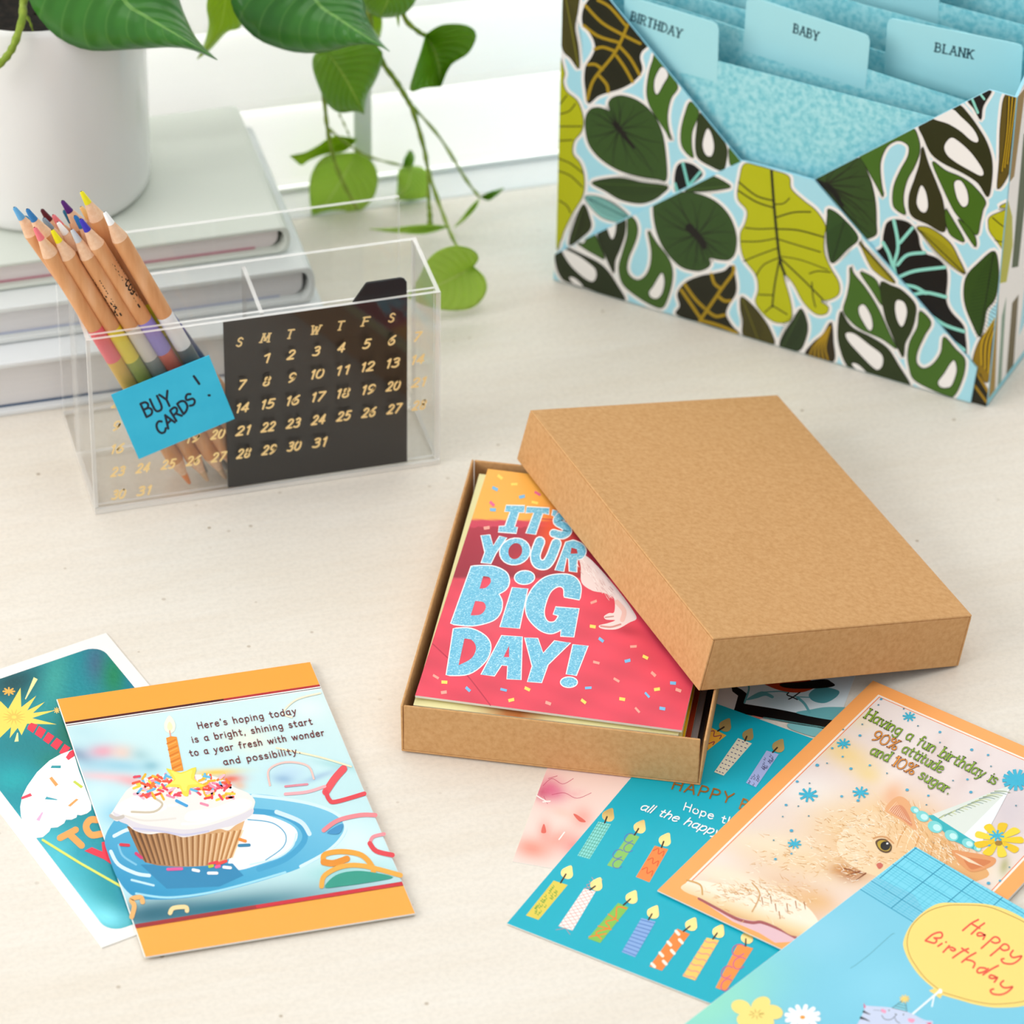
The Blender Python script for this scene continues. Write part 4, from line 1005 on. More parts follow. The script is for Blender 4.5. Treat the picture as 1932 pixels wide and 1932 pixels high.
fb = field(catbase, [(1250, 200, 260, 110, .5, '#f0e6e2', .9), (1010, 420, 170, 75, .45, '#f1d393', .95), (1080, 240, 90, 60, .4, '#f5e3a8', .5), (1130, 530, 90, 50, .4, '#f0d585', .7), (820, 620, 170, 90, .2, '#f3efee', .95), (1250, 540, 60, 200, .6, '#f6ece6', .6), (1470, 420, 40, 150, .55, '#dcc6be', .5), (1640, 520, 40, 160, .55, '#d8c2bd', .45),
    (1860, 720, 130, 170, .4, '#d5cacf', .9), (560, 850, 170, 60, .2, '#e6dde0', .8), (350, 960, 120, 70, .2, '#eee3e0', .8),
    (1000, 800, 240, 150, .3, '#efd3a8', .95), (750, 960, 380, 120, .25, '#f0d5ac', .95), (1180, 760, 170, 140, .3, '#f1cf9d', .95), (1350, 780, 180, 130, .5, '#edc48c', .95), (1480, 900, 220, 130, .5, '#eab87c', .95), (1100, 960, 260, 130, .3, '#e9bb82', .9),
    (1250, 640, 50, 70, .3, '#eeb68e', .9), (600, 880, 260, 50, .1, '#f3e3c6', .7), (400, 1060, 240, 60, .25, '#f5e6cd', .95), (420, 1180, 170, 60, .4, '#e9c28a', .9), (700, 1180, 210, 110, .4, '#e3b078', .95), (560, 1110, 200, 40, .3, '#f6ead4', .8), (850, 1180, 120, 60, .3, '#e8b981', .9),
    (1030, 1040, 70, 40, .1, '#b2662a', .9), (980, 1020, 60, 25, 0, '#c98237', .7), (1170, 1000, 25, 15, 0, '#c05c3a', .8), (330, 1190, 150, 16, .42, '#d98450', .8), (650, 1330, 160, 16, .38, '#a84f52', .9), (570, 1310, 120, 26, .4, '#e7b0b4', .7), (640, 1370, 120, 26, .4, '#ecd2d8', .9),
    (1180, 860, 50, 35, .3, '#e8ad72', .6), (1400, 860, 90, 40, .5, '#e0a566', .5), (1700, 1000, 110, 40, .4, '#f2dcbc', .9), (1810, 1060, 60, 90, .3, '#ece0cf', .9), (1830, 1000, 25, 50, .2, '#9fa042', .7)])
art.grid(*i3, 130, 180, fb)
def leg_shade(p):
    t = min(max((p[1] - (1075 + .34 * (p[0] - 160))) / 115, 0), 1); return mixc(mixc(hx('#f8ecd6'), hx('#efd3a4'), min(t * 2, 1)), hx('#d99f5f'), max(t * 2 - 1, 0))
def shaded(pts, fn, n=6):
    qq = smooth_pts(pts, True, 5); c0 = np.mean(np.array(qq), axis=0); m_ = len(qq); V = [c0] + [c0 + (p - c0) * k / n for k in range(1, n + 1) for p in qq]
    F = [(0, 1 + i, 1 + (i + 1) % m_) for i in range(m_)] + [(1 + k * m_ + i, 1 + (k + 1) * m_ + i, 1 + (k + 1) * m_ + (i + 1) % m_, 1 + k * m_ + (i + 1) % m_) for k in range(n - 1) for i in range(m_)]
    art.tri(V, F, [fn(p) for p in V])
art.poly([(230, 1165), (430, 1245), (600, 1290), (760, 1370), (720, 1395), (640, 1400), (560, 1350), (420, 1290)], '#e6bfc6')
art.stroke([(245, 1170), (340, 1222), (440, 1276), (520, 1296), (570, 1294), (660, 1328), (745, 1372)], 16, '#a9585a')
shaded([(150, 1112), (190, 1085), (250, 1076), (340, 1092), (500, 1108), (640, 1132), (760, 1180), (840, 1250), (860, 1320), (745, 1366), (650, 1318), (570, 1286), (520, 1286), (430, 1262), (330, 1210), (250, 1168), (180, 1140)], leg_shade)
def face_shade(p):
    t = min(max((p[0] - 1000) / 650, 0), 1); return mixc(mixc(hx('#f3dcb9'), hx('#edc592'), min(t * 2, 1)), hx('#e5ab6c'), max(t * 2 - 1, 0))
shaded([(990, 820), (1060, 750), (1150, 720), (1230, 725), (1330, 770), (1420, 800), (1520, 860), (1620, 930), (1720, 1000), (1740, 1060), (1560, 1100), (1300, 1080), (1120, 1040), (1010, 980), (960, 900)], face_shade)
for k in range(7):
    art.stroke([(1320 + 36 * k, 800 + 20 * k), (1290 + 40 * k, 850 + 22 * k), (1270 + 44 * k, 905 + 20 * k)], 9, ['#dc9d5c', '#f5dcb4'][k % 2], taper=.7)
art.k += 2
FUR = ['#faeed6', '#e0a865', '#f5dcb4', '#d4954f', '#fdf5e6', '#e8ba80']
REG = [(1050, 800, 170, 110, .25), (800, 960, 260, 90, .15), (1300, 770, 140, 90, 1.0), (1100, 980, 170, 90, .2), (650, 1170, 190, 80, .45), (450, 1130, 130, 50, .35), (1500, 900, 150, 70, .8), (1620, 960, 100, 40, .8)]
kk = art.k
for k in range(1500):
    x, y, rx, ry, an = REG[k % len(REG)]
    x, y = x + rng.normal() * rx * .55, y + rng.normal() * ry * .55
    a = an + rng.normal() * .35 + math.pi; L_ = 14 + 26 * rng.random()
    p1 = (x + L_ * math.cos(a), y + L_ * math.sin(a)); pm = ((x + p1[0]) / 2 + rng.normal() * 3, (y + p1[1]) / 2 + rng.normal() * 3)
    if x + y * 1.02 < 1150 + 100 or y > 1.0 * 1130 + .62 * (x - 25) - 70 or p1[0] < 150: continue
    if y > 1000 and x > 1100: continue
    art.k = kk + k % 11; art.hold = True
    art.stroke([(x, y), pm, p1], 3.4, FUR[int(rng.integers(6))], sub=2, taper=.8, cap=False)
art.hold = False; art.k = kk + 14
art.blob([(1215, 720), (1218, 690), (1250, 655), (1285, 640), (1320, 655), (1345, 690), (1362, 760), (1375, 815), (1340, 800), (1290, 765)], '#e9ab78'); art.blob([(1235, 715), (1260, 690), (1300, 690), (1335, 740), (1350, 795), (1300, 760)], '#dc8f66')
for k in range(14): art.stroke([(1230 + k * 9, 715 + k * 5), (1270 + k * 5, 668 + k * 8)], 2.5, '#f8e4cc', sm=False, cap=False, taper=.6)
art.blob([(1560, 920), (1640, 930), (1730, 945), (1785, 965), (1770, 1000), (1700, 1028), (1650, 1030), (1600, 990), (1570, 950)], '#e39a62'); art.blob([(1620, 960), (1700, 965), (1760, 980), (1690, 1015), (1650, 1015)], '#d67f4a')
for k in range(12): art.stroke([(1575 + 6 * k, 935 + 4 * k), (1650 + 7 * k, 965 + 4 * k)], 2.5, '#f6dcbd', sm=False, cap=False, taper=.7)
art.blob([(1160, 880), (1180, 862), (1215, 865), (1245, 895), (1240, 925), (1215, 935), (1180, 920)], '#5a3a1c'); art.blob([(1170, 885), (1185, 870), (1215, 872), (1238, 897), (1232, 920), (1210, 926), (1182, 912)], '#b99b2c'); art.disc((1212, 898), 26, 24, '#0c0b0a'); art.disc((1222, 886), 6, 5, '#e9e9e9')
art.stroke([(1150, 860), (1180, 850), (1220, 855), (1255, 885)], 7, '#d79a62'); art.blob([(1165, 995), (1185, 985), (1200, 1000), (1180, 1018)], '#cf6a58')
for st in ([(1110, 1040), (1060, 1075)], [(1080, 1030), (1010, 1050)], [(1000, 1015), (1100, 1045)]): art.stroke(st, 7, '#8f4a1c', taper=.7)
for x, y in ((570, 1165), (615, 1160), (640, 1200), (700, 1200), (745, 1185), (660, 1240), (790, 1190)): art.stroke([(x, y), (x + 6, y + 38)], 5, '#b87434', taper=.5)
art.stroke([(180, 1075), (250, 1100), (262, 1150)], 8, '#d9a862'); art.stroke([(520, 1090), (560, 1150), (520, 1240)], 6, '#d8a66a')
# hat, pompoms, flower
art.poly([(1455, 735), (1870, 580), (1690, 920), (1560, 850)], '#dfe6de')
art.poly([(1600, 860), (1800, 660), (1868, 585), (1700, 905)], '#eef2f4')
for k in range(16):
    t = k / 15; x = 1500 + 300 * t; y = 735 - 120 * t
    art.stroke([(x - 20, y + 28 * (1 - t)), (x + 25, y), (x + 60, y + 8)], 6, ['#9aa884', '#c8cf9e', '#8fa3a0'][k % 3], taper=.5)
art.poly([(1430, 740), (1460, 738), (1720, 905), (1690, 925), (1560, 870)], '#2fb3bd')
for x, y, r_ in ((1365, 712, 24), (1405, 745, 36), (1470, 800, 40), (1555, 845, 37), (1640, 885, 32), (1690, 912, 20)):
    art.disc((x, y), r_, r_ * .74, '#7fd6d6', rot=.45, n=18); art.disc((x + r_ * .25, y + r_ * .1), r_ * .55, r_ * .42, '#c6f0ee', rot=.4)
for k in range(9):
    a = k * .7; art.blob([(1800 + 25 * math.cos(a - .35), 868 + 20 * math.sin(a - .35)), (1800 + 118 * math.cos(a - .2), 868 + 84 * math.sin(a - .2)), (1800 + 125 * math.cos(a + .2), 868 + 86 * math.sin(a + .2)), (1800 + 25 * math.cos(a + .35), 868 + 20 * math.sin(a + .35))], ['#f2cf1c', '#edc414', '#f6d838'][k % 3])
art.disc((1800, 885), 20, 14, '#a3781c')
TB = '#35b4d3'
def aster(x, y, r_, n=8, w=.24):
    art.lay(); art.hold = True
    for k in range(n):
        a = 2 * math.pi * k / n + .2; art.stroke([(x + .05 * r_ * math.cos(a), y), (x + r_ * math.cos(a), y + .75 * r_ * math.sin(a))], r_ * w, TB, sm=False, cap=False)
    art.hold = False
for x, y, r_ in ((1335, 228, 34), (995, 368, 36), (812, 634, 50), (1083, 622, 42), (740, 888, 36), (1790, 846, 40)): aster(x, y, r_)
aster(1893, 557, 74, 13)
art.lay(); art.hold = True
for x, y, r_ in ((1190, 137, 7), (1176, 167, 5), (1307, 187, 5), (1381, 276, 5), (1495, 308, 8), (1080, 326, 8), (1092, 268, 5), (993, 295, 5), (936, 392, 7), (1495, 362, 5), (1660, 400, 9), (1745, 427, 7), (858, 480, 10), (1033, 498, 9), (1131, 481, 7), (1220, 522, 5), (990, 436, 6), (909, 470, 5), (754, 565, 8), (818, 574, 5), (985, 642, 8), (1070, 664, 9), (1325, 608, 9), (1435, 638, 7), (1425, 686, 5), (1563, 560, 5), (1638, 554, 7), (1656, 620, 9), (1760, 486, 5), (696, 687, 8), (760, 693, 5), (679, 747, 5), (814, 744, 5), (724, 820, 10), (632, 870, 5), (724, 940, 6), (641, 968, 8), (1890, 690, 5), (1747, 1093, 10), (1807, 1080, 7), (1840, 905, 7), (1856, 1010, 5), (1752, 897, 7)):
    art.disc((x, y), r_, r_ * .75, '#5a8fa0' if r_ < 6 else '#4aa9cc', n=10)
art.hold = False
def serif_line(t, p0, p1, cap, c1, c2):
    d = np.array(p1, float) - np.array(p0); L_ = np.hypot(*d); d /= L_
    up = np.array([d[1], -d[0]]) * cap + np.array([.30, -.1]) * cap
    art.text(t, p0, p1, up, 7.8, c1, gap=13, serif=True, thick=1.2); art.text(t, p0, p1, up, 3.8, c2, gap=13, thick=1.5)
G1, G2, O1, O2 = '#3f5220', '#8fb92c', '#8a4a1c', '#f5a03c'
serif_line('Having a fun birthday is', (1102, 234), (1778, 582), 46, G1, G2)
serif_line('90%', (1136, 346), (1262, 404), 46, O1, O2); serif_line('attitude', (1292, 410), (1498, 522), 44, G1, G2)
serif_line('and', (1128, 420), (1222, 462), 44, G1, G2); serif_line('10%', (1240, 478), (1352, 532), 46, O1, O2); serif_line('sugar.', (1380, 545), (1538, 632), 44, G1, G2)
art.make('front_cover', [M_PAPER, M_PRINT], ct, slab(q, .0006))

# --- balloon card, nearest the camera on the right
Z3 = .0038
A = on_z((1727, 1597.5), Z3); B1 = on_z((1293, 1931), Z3); e = (B1 - A) / np.linalg.norm(B1 - A); nn = np.array([-e[1], e[0], 0])
q = [A, A + e * .184, A + e * .184 + nn * .128, A + nn * .128]
bt_ = thing('greeting_card', (q[0] + q[1] + q[2] + q[3]) / 4 - np.array([0, 0, .0012]), 'sky blue Happy Birthday card with a yellow balloon, nearest at lower right', 'card')
slab([p + np.array([-.0004, .0005, -.0008]) for p in q], .0004).build('back_leaf', M_PAPER, bt_)
art = Art(q[0], (0, 0, 1)); art.view(1616, 1616, 6.114)
fb = field('#7ccbe3', [(-1700, 1700, 900, 500, -.6, '#93dfc6', .95), (-400, 900, 500, 300, 0, '#8fd3ea', .6), (-900, 700, 300, 200, 0, '#92d5eb', .5), (300, 1500, 500, 300, 0, '#8ad5ec', .7)])
art.grid(*q, 60, 44, fb)
PL = '#6fd3ea'
art.poly(pxs(art, [q[0], q[0] + e * .028, q[0] + e * .026 + nn * .02, q[0] + e * .040 + nn * .045, q[0] + e * .034 + nn * .07, q[0] + nn * .085]), '#79d6ec')
art.lay(); art.hold = True
for k in range(26):
    u = .0008 + k * .00155; w_ = .9 if k % 4 else 1.0
    if k in (7, 8, 15): continue
    art.stroke(pxs(art, [q[0] + e * u, q[0] + e * (u + .002) + nn * (.085 - .4 * max(0, u - .02))]), 5 if k % 5 else 10, '#4cbcd8' if k % 5 else '#2499bd', sm=False, cap=False)
for k in range(30):
    u = .0008 + k * .0027
    if k in (4, 11, 19): continue
    art.stroke(pxs(art, [q[0] + nn * u, q[0] + nn * (u + .001) + e * (.028 + .012 * math.sin(k * .25))]), 4.5 if k % 6 else 11, '#4cbcd8' if k % 6 else '#1f90b4', sm=False, cap=False)
art.hold = False
art.stroke([(440, 890), (400, 905), (250, 1040), (150, 1130), (0, 1245), (-70, 1290)], 5, '#4f97a8')
def balloon():
    P_ = [(940, 545), (1150, 535), (1480, 548), (1720, 610), (1932, 720), (2150, 900), (2300, 1150), (2250, 1450), (2000, 1700), (1650, 1745), (1400, 1715), (1200, 1660), (985, 1595), (900, 1530), (740, 1390), (620, 1230), (545, 1060), (548, 950), (620, 800), (760, 650)]
    art.poly([(835, 1545), (905, 1520), (1000, 1580), (965, 1640)], '#fad97a'); art.blob(P_, '#fcdc7c')
    art.stroke([(940, 1528), (800, 1410), (690, 1270), (610, 1130), (585, 970), (640, 800), (800, 650), (1000, 575), (1200, 560), (1500, 578), (1750, 670), (1980, 790), (2200, 1000), (2270, 1300), (2050, 1620), (1700, 1700), (1400, 1680), (1000, 1570)], 9, '#b98f3c')
balloon()
RD = '#ee5a44'
for st in ([(1225, 855), (1320, 775), (1405, 730)], [(1325, 895), (1400, 825), (1475, 770)], [(1325, 775), (1420, 830)], [(1470, 900), (1430, 880), (1395, 890), (1400, 915), (1450, 915), (1485, 905), (1460, 955)],
           [(1440, 1060), (1530, 980), (1590, 930), (1640, 945), (1650, 985), (1600, 1000), (1560, 985)], [(1545, 1145), (1640, 1065), (1700, 1012), (1750, 1030), (1755, 1070), (1700, 1085), (1665, 1065)],
           [(1805, 1085), (1775, 1130), (1800, 1165), (1850, 1160), (1905, 1150), (1860, 1205), (1790, 1240), (1700, 1230), (1670, 1190), (1700, 1180)],
           [(795, 970), (880, 900), (965, 875), (990, 905), (970, 940), (895, 940)], [(895, 940), (925, 965), (895, 1000), (795, 972)], [(940, 1035), (985, 1005)], [(1030, 990), (1034, 988)], [(1000, 1105), (1070, 1030)], [(1050, 1055), (1100, 1050), (1140, 1075), (1115, 1090), (1085, 1075)],
           [(1110, 1170), (1210, 1100), (1290, 1065)], [(1215, 1060), (1290, 1112)], [(1215, 1220), (1290, 1160), (1375, 1112)], [(1260, 1190), (1330, 1205), (1365, 1235), (1345, 1285)],
           [(1490, 1290), (1420, 1285), (1390, 1320), (1410, 1345), (1470, 1330), (1520, 1295)], [(1460, 1365), (1550, 1305), (1635, 1260)], [(1600, 1385), (1550, 1370), (1530, 1395), (1570, 1410), (1625, 1395), (1590, 1450)],
           [(1695, 1435), (1660, 1470), (1690, 1510), (1740, 1515), (1800, 1505), (1740, 1565), (1660, 1595), (1570, 1585), (1545, 1545), (1580, 1530)]):
    art.stroke(st, 22, RD)
art.stroke([(960, 1550), (820, 1670), (680, 1790), (540, 1910), (420, 2020)], 24, '#f2fbff'); art.stroke([(900, 1600), (885, 1660), (870, 1730)], 18, '#f2fbff'); art.disc((965, 1555), 24, 28, '#f2fbff')
# cartoon cat at the bottom edge
art.blob([(80, 1690), (110, 1720), (400, 1745), (600, 1800), (780, 1885), (880, 1905), (860, 1990), (800, 2300), (100, 2250), (-40, 2050), (30, 1900), (85, 1780)], '#ccd6ee')
art.poly([(82, 1690), (108, 1735), (85, 1760)], '#e0668a'); art.poly([(800, 1920), (868, 1915), (850, 1960)], '#e0668a')
for st in ([(75, 1785), (100, 1800), (160, 1825)], [(40, 1860), (90, 1875), (155, 1905)]): art.stroke(st, 34, '#1f1a24', taper=.85, cap=False)
art.blob([(290, 1760), (340, 1780), (330, 1810), (285, 1790)], '#f0a0c0'); art.blob([(600, 1870), (670, 1880), (650, 1920), (600, 1905)], '#f0a0c0')
art.stroke([(290, 1835), (330, 1880), (400, 1880), (455, 1830), (440, 1815), (465, 1825)], 7, '#3c4654'); art.stroke([(440, 1860), (460, 1900), (500, 1925)], 7, '#3c4654'); art.stroke([(190, 1775), (240, 1775), (290, 1785)], 4, '#5f6c7c')
art.disc((375, 1777), 7, 9, '#333'+'a44'); art.disc((541, 1825), 7, 9, '#333a44')
art.poly([(412, 1748), (535, 1660), (565, 1665), (580, 1790)], '#86cfe0'); art.stroke([(412, 1748), (535, 1660)], 6, '#2f5a66', sm=False); art.stroke([(560, 1660), (580, 1790)], 6, '#2f5a66', sm=False); art.stroke([(412, 1748), (580, 1790)], 6, '#2f5a66', sm=False)
for t in (.25, .5, .75): art.stroke([(535 - 123 * t, 1660 + 88 * t), (562 + 18 * t, 1662 + 128 * t)], 6, '#2f5a66', sm=False)
art.hold = False
for k in range(9): a = k * .7; art.stroke([(555, 1645), (555 + 52 * math.cos(a), 1645 + 42 * math.sin(a))], 16, '#fbd878', sm=False)
# flowers, traced in their own view
art.view(1332, 1732, 4.83)
for c in ((320, 815), (500, 790), (610, 860), (370, 935), (530, 945)): art.disc(c, 92, 66, '#fde284', rot={320: .3, 500: -.5}.get(c[0], .2), n=24)
art.disc((450, 880), 110, 70, '#fde284', n=24)
for a in np.linspace(0, 6, 9): art.stroke([(460 + 24 * math.cos(a), 880 + 14 * math.sin(a)), (460 + 68 * math.cos(a), 880 + 44 * math.sin(a))], 6, '#b99a3c', sm=False)
for k in range(12):
    a = 2 * math.pi * k / 12 + .2; art.stroke([(880 + 40 * math.cos(a), 905 + 28 * math.sin(a)), (880 + 148 * math.cos(a), 905 + 98 * math.sin(a))], 42, '#fbfcfc', sm=False)
art.disc((880, 908), 24, 17, '#f3a13c')
art.make('front_cover', [M_PAPER, M_PRINT], bt_, slab(q, .0006))

# --- teal foil card, lower left
Z4 = .0006
C1 = on_z((200, 1194), Z4); C2 = on_z((192, 1788), Z4); ed = on_z((0, 1262), Z4) - C1; ed /= np.linalg.norm(ed)
w_ = float((C2 - C1) @ ed); pr_ = (C2 - C1) - ed * w_
q = [C1, C1 + ed * w_, C2, C1 + pr_]
M_TEALF = printed('teal_foil_print', .36, .5, .35, .5)
art = Art(C1, (0, 0, 1)); art.view(0, 1180, 2.415)
i1 = rnd_quad(inset(q, .0068), .008)
fb = field('#0b8f9c', [(60, 260, 160, 90, -.3, '#043c42', .9), (250, 240, 60, 160, .2, '#3aa79f', .9), (440, 170, 50, 90, 0, '#4a6690', .8), (520, 230, 60, 110, 0, '#128a52', .9), (640, 240, 60, 80, 0, '#0c6a9c', .9), (300, 500, 70, 120, 0, '#0b6a4e', .9), (230, 620, 90, 60, .5, '#0a7a5c', .6), (100, 540, 160, 80, 0, '#0d7f86', .8), (60, 700, 100, 60, 0, '#12a8ae', .8), (40, 900, 160, 60, .4, '#2db6c8', .9), (260, 1050, 180, 120, .6, '#52c6d8', .9), (380, 1040, 70, 60, 0, '#1a9ab0', .7), (330, 1250, 160, 80, .6, '#6fdcec', .9), (480, 1330, 120, 50, .2, '#84e6f4', .9), (560, 1100, 30, 200, 0, '#1f8fae', .7)])
G = pxs(art, i1)
xs = [p[0] for p in G]; ys = [p[1] for p in G]
# fan of rings so the soft colours follow the rounded panel
cen = np.mean(np.array(G), axis=0); NR = 26; Gs = []
for i in range(len(G)):
    a, b_ = np.array(G[i]), np.array(G[(i + 1) % len(G)]); n_ = max(1, int(np.hypot(*(b_ - a)) / 22)); Gs += [a + (b_ - a) * k / n_ for k in range(n_)]
ringp = [[cen + (p - cen) * k / NR for p in Gs] for k in range(1, NR + 1)]
V = [cen] + [p for r_ in ringp for p in r_]; m_ = len(Gs)
cols = fb(np.array([p[0] for p in V]), np.array([p[1] for p in V]), None, None)
F = [(0, 1 + i, 1 + (i + 1) % m_) for i in range(m_)]
for k in range(NR - 1):
    for i in range(m_): j = (i + 1) % m_; F.append((1 + k * m_ + i, 1 + (k + 1) * m_ + i, 1 + (k + 1) * m_ + j, 1 + k * m_ + j))
art.tri(V, F, [tuple(c) for c in cols], 1)
YL = '#fbdc62'
art.view(0, 1190, 6.44)
art.poly([(250, 690), (258, 930), (440, 790), (330, 970), (545, 865), (400, 1000), (680, 965), (390, 1062), (690, 1138), (330, 1130), (262, 1270), (215, 1180), (118, 1305), (135, 1170), (0, 1300), (-120, 1230), (-60, 1100), (-180, 1010), (-40, 980), (-100, 820), (10, 860), (100, 950)], YL)
for k in range(14):
    a = k * .45; art.stroke([(170 + 40 * math.cos(a), 1050 + 30 * math.sin(a)), (170 + 140 * math.cos(a), 1050 + 95 * math.sin(a))], 22, '#f6c455', sm=False, taper=.8)
art.poly([(410, 565), (458, 590), (312, 838), (303, 828)], '#fbeea6'); art.poly([(208, 1238), (220, 1242), (226, 1345), (175, 1350)], '#fbeea6')
for k in range(8):
    a = k * math.pi / 4; art.stroke([(108, 738), (108 + 68 * math.cos(a), 738 + 44 * math.sin(a))], 20, '#f5b54f', sm=False)
    art.stroke([(690, 968), (690 + 34 * math.cos(a), 968 + 34 * math.sin(a))], 12, '#f5c96f', sm=False)
for Q in ([(345, 1150), (380, 1120), (460, 1145), (400, 1245), (330, 1195)], [(475, 1158), (562, 1210), (500, 1312), (422, 1258)], [(585, 1232), (662, 1285), (590, 1380), (520, 1330)], [(690, 1302), (765, 1355), (690, 1452), (612, 1395)], [(785, 1378), (858, 1425), (770, 1522), (718, 1482)]): art.poly(Q, '#f0394f')
art.poly([(740, 1500), (885, 1445), (960, 1700), (1110, 2100), (1108, 2180), (1060, 2220), (985, 2245), (938, 2238), (930, 2270), (870, 2298), (800, 2298), (780, 2340), (700, 2390), (618, 2398), (600, 2440), (520, 2510), (440, 2520), (370, 2490), (300, 2380), (255, 2260), (245, 2140), (270, 2010), (330, 1890), (450, 1720), (600, 1580)], '#fbfbfa')
art.poly([(845, 1470), (900, 1440), (905, 1525), (830, 1575), (800, 1540)], '#e8394f')
for Q, c in (([(630, 1640), (740, 1640), (738, 1672), (615, 1670)], '#2a9aa4'), ([(630, 1775), (708, 1870), (675, 1895), (598, 1795)], '#f6a45a'), ([(910, 1822), (1012, 1895), (985, 1918), (885, 1840)], '#c9d44a'), ([(370, 1975), (390, 2008), (265, 2052), (258, 2025)], '#f0445a'), ([(565, 2018), (700, 2052), (690, 2060), (545, 2050)], '#3aa5b6'), ([(925, 2043), (955, 2052), (855, 2140), (825, 2128)], '#f6a45a'), ([(510, 2205), (525, 2212), (480, 2315), (440, 2300)], '#ecb4d6')): art.poly(Q, c)
def orng(a, b_, c): art.stroke(a, b_, c)
art.stroke([(730, 2520), (920, 2420)], 78, '#fba75a'); art.stroke([(840, 2470), (990, 2610)], 82, '#fba75a', sm=False)
art.stroke([(1180, 2300), (1100, 2300), (1050, 2360), (1060, 2430), (1120, 2485), (1230, 2470)], 82, '#fba75a')
art.poly([(1025, 2677), (1115, 2632), (1245, 2687), (1235, 2572), (1290, 2560), (1420, 2870), (1360, 2845), (1262, 2778)], '#f0394f')
art.stroke([(520, 2545), (980, 2830), (1420, 3080), (1560, 3160)], 30, '#e2e66c', sm=False)
o = art.make('greeting_card', [M_PAPER, M_PRINT, M_TEALF], None, slab(q, .0005)); tag(o, 'white-edged teal foil card with a yellow firework, tucked under the cupcake card', 'card')

# --- cupcake card
Z5 = .0026
q = [on_z((273, 1805.5), Z5), on_z((783, 1723), Z5), on_z((585, 1249), Z5), on_z((106.5, 1319.5), Z5)]
kt = thing('greeting_card', (q[0] + q[1] + q[2] + q[3]) / 4 - np.array([0, 0, .0018]), 'orange-banded card with a cupcake photo and a hopeful verse, on the foil card', 'card')
slab([p + np.array([.0006, .0008, -.0011]) for p in q], .0006).build('back_leaf', M_PAPER, kt)
art = Art(q[0], (0, 0, 1)); art.view(0, 1180, 2.415)
K = lambda u, v: np.array(q[3]) * (1 - u) * (1 - v) + np.array(q[2]) * u * (1 - v) + np.array(q[1]) * u * v + np.array(q[0]) * (1 - u) * v
quad(art, q, '#f7f5f1')
quad(art, [K(.003, 0), K(1, 0), K(1, .096), K(.003, .096)], '#fda53a'); quad(art, [K(.003, .896), K(1, .896), K(1, 1), K(.003, 1)], '#fda945')
art.poly(pxs(art, [K(.003, .095), K(1, .095), K(1, .1035), K(.003, .1035)]), '#4a0c0f'); art.poly(pxs(art, [K(.62, .095), K(1, .095), K(1, .1035), K(.62, .1035)]), '#b52730')
p_ = [K(.003, .114), K(1, .114), K(1, .889), K(.003, .889)]
def cupbase(X, Y, U, V):
    c = np.array(hx('#d8eeee')) + np.zeros((len(X), 3)); b_ = np.clip((700 - Y) / 500, 0, 1)[:, None]
    return c * b_ + np.array(hx('#c3e6ea')) * (1 - b_)
fb = field(cupbase, [(420, 620, 130, 90, .2, '#a5cfe0', .8), (380, 480, 100, 40, .1, '#b4dbe4', .6), (360, 590, 60, 30, .4, '#7d95b4', .8), (470, 575, 65, 32, -.05, '#e79aae', .85), (560, 580, 55, 35, 0, '#ecc9b9', .8), (640, 590, 50, 30, .2, '#9cc6cc', .7), (560, 640, 120, 30, .1, '#93c8dc', .8), (690, 640, 40, 25, 0, '#77b3c6', .7), (480, 690, 140, 22, .08, '#f0bfc4', .8), (600, 710, 60, 25, .2, '#ee9aa0', .7), (450, 760, 60, 50, 0, '#cfeaf0', .7),
    (980, 670, 110, 16, -.06, '#f3c93c', .95), (1050, 700, 60, 20, -.05, '#e8603f', .95), (1090, 730, 30, 20, .2, '#f0a060', .6), (1320, 670, 80, 40, .1, '#b9d7ea', .8), (1290, 700, 50, 22, .1, '#88aed2', .8), (1450, 690, 90, 14, -.35, '#9cbdd8', .8), (1130, 520, 120, 60, .2, '#f1efd2', .6), (1400, 380, 90, 50, 0, '#e4f3f1', .8), (1540, 640, 100, 16, .2, '#8fccd0', .6),
    (560, 1130, 90, 130, -.4, '#b8e2f0', .95), (540, 860, 80, 50, 0, '#86cbe6', .9), (1000, 1290, 620, 70, -.13, '#156f84', .98), (700, 1310, 200, 60, -.13, '#0e5f74', .9), (1560, 1120, 160, 40, -.1, '#8fd0cf', .8), (1620, 980, 130, 90, .2, '#d9f1f2', .9)])
art.grid(p_[3], p_[2], p_[1], p_[0], 110, 130, fb)
def soft(pts, w, c1, c2): art.stroke(pts, w, c1); art.stroke(pts, w * .5, c2)
art.stroke(pxs(art, [K(.003, .1095), K(1, .1095)]), 3, '#1f1c1e', sm=False, cap=False)
# plate
pl = [(495, 1050), (480, 960), (560, 850), (700, 800), (900, 775), (1150, 768), (1300, 785), (1430, 810), (1540, 855), (1582, 915), (1560, 975), (1490, 1040), (1380, 1100), (1240, 1150), (1060, 1200), (880, 1238), (720, 1250), (610, 1235), (540, 1160)]
def plg(p):
    t = np.clip((p[1] - 800) / 420, 0, 1); s_ = np.clip((p[0] - 500) / 1000, 0, 1); return mixc(mixc(hx('#58b3d6'), hx('#7cc6e2'), s_), mixc(hx('#1f8fc0'), hx('#3fa9d2'), s_), t)
qq = smooth_pts(pl, True, 5); art.lay(); art.hold = True
c0 = np.array([1020., 1010.]); m_ = len(qq); V = [c0] + [c0 + (p - c0) * k / 8 for k in range(1, 9) for p in qq]
F = [(0, 1 + i, 1 + (i + 1) % m_) for i in range(m_)]
for k in range(7):
    for i in range(m_): j = (i + 1) % m_; F.append((1 + k * m_ + i, 1 + (k + 1) * m_ + i, 1 + (k + 1) * m_ + j, 1 + k * m_ + j))
art.hold = False
art.tri(V, F, [plg(p) for p in V])
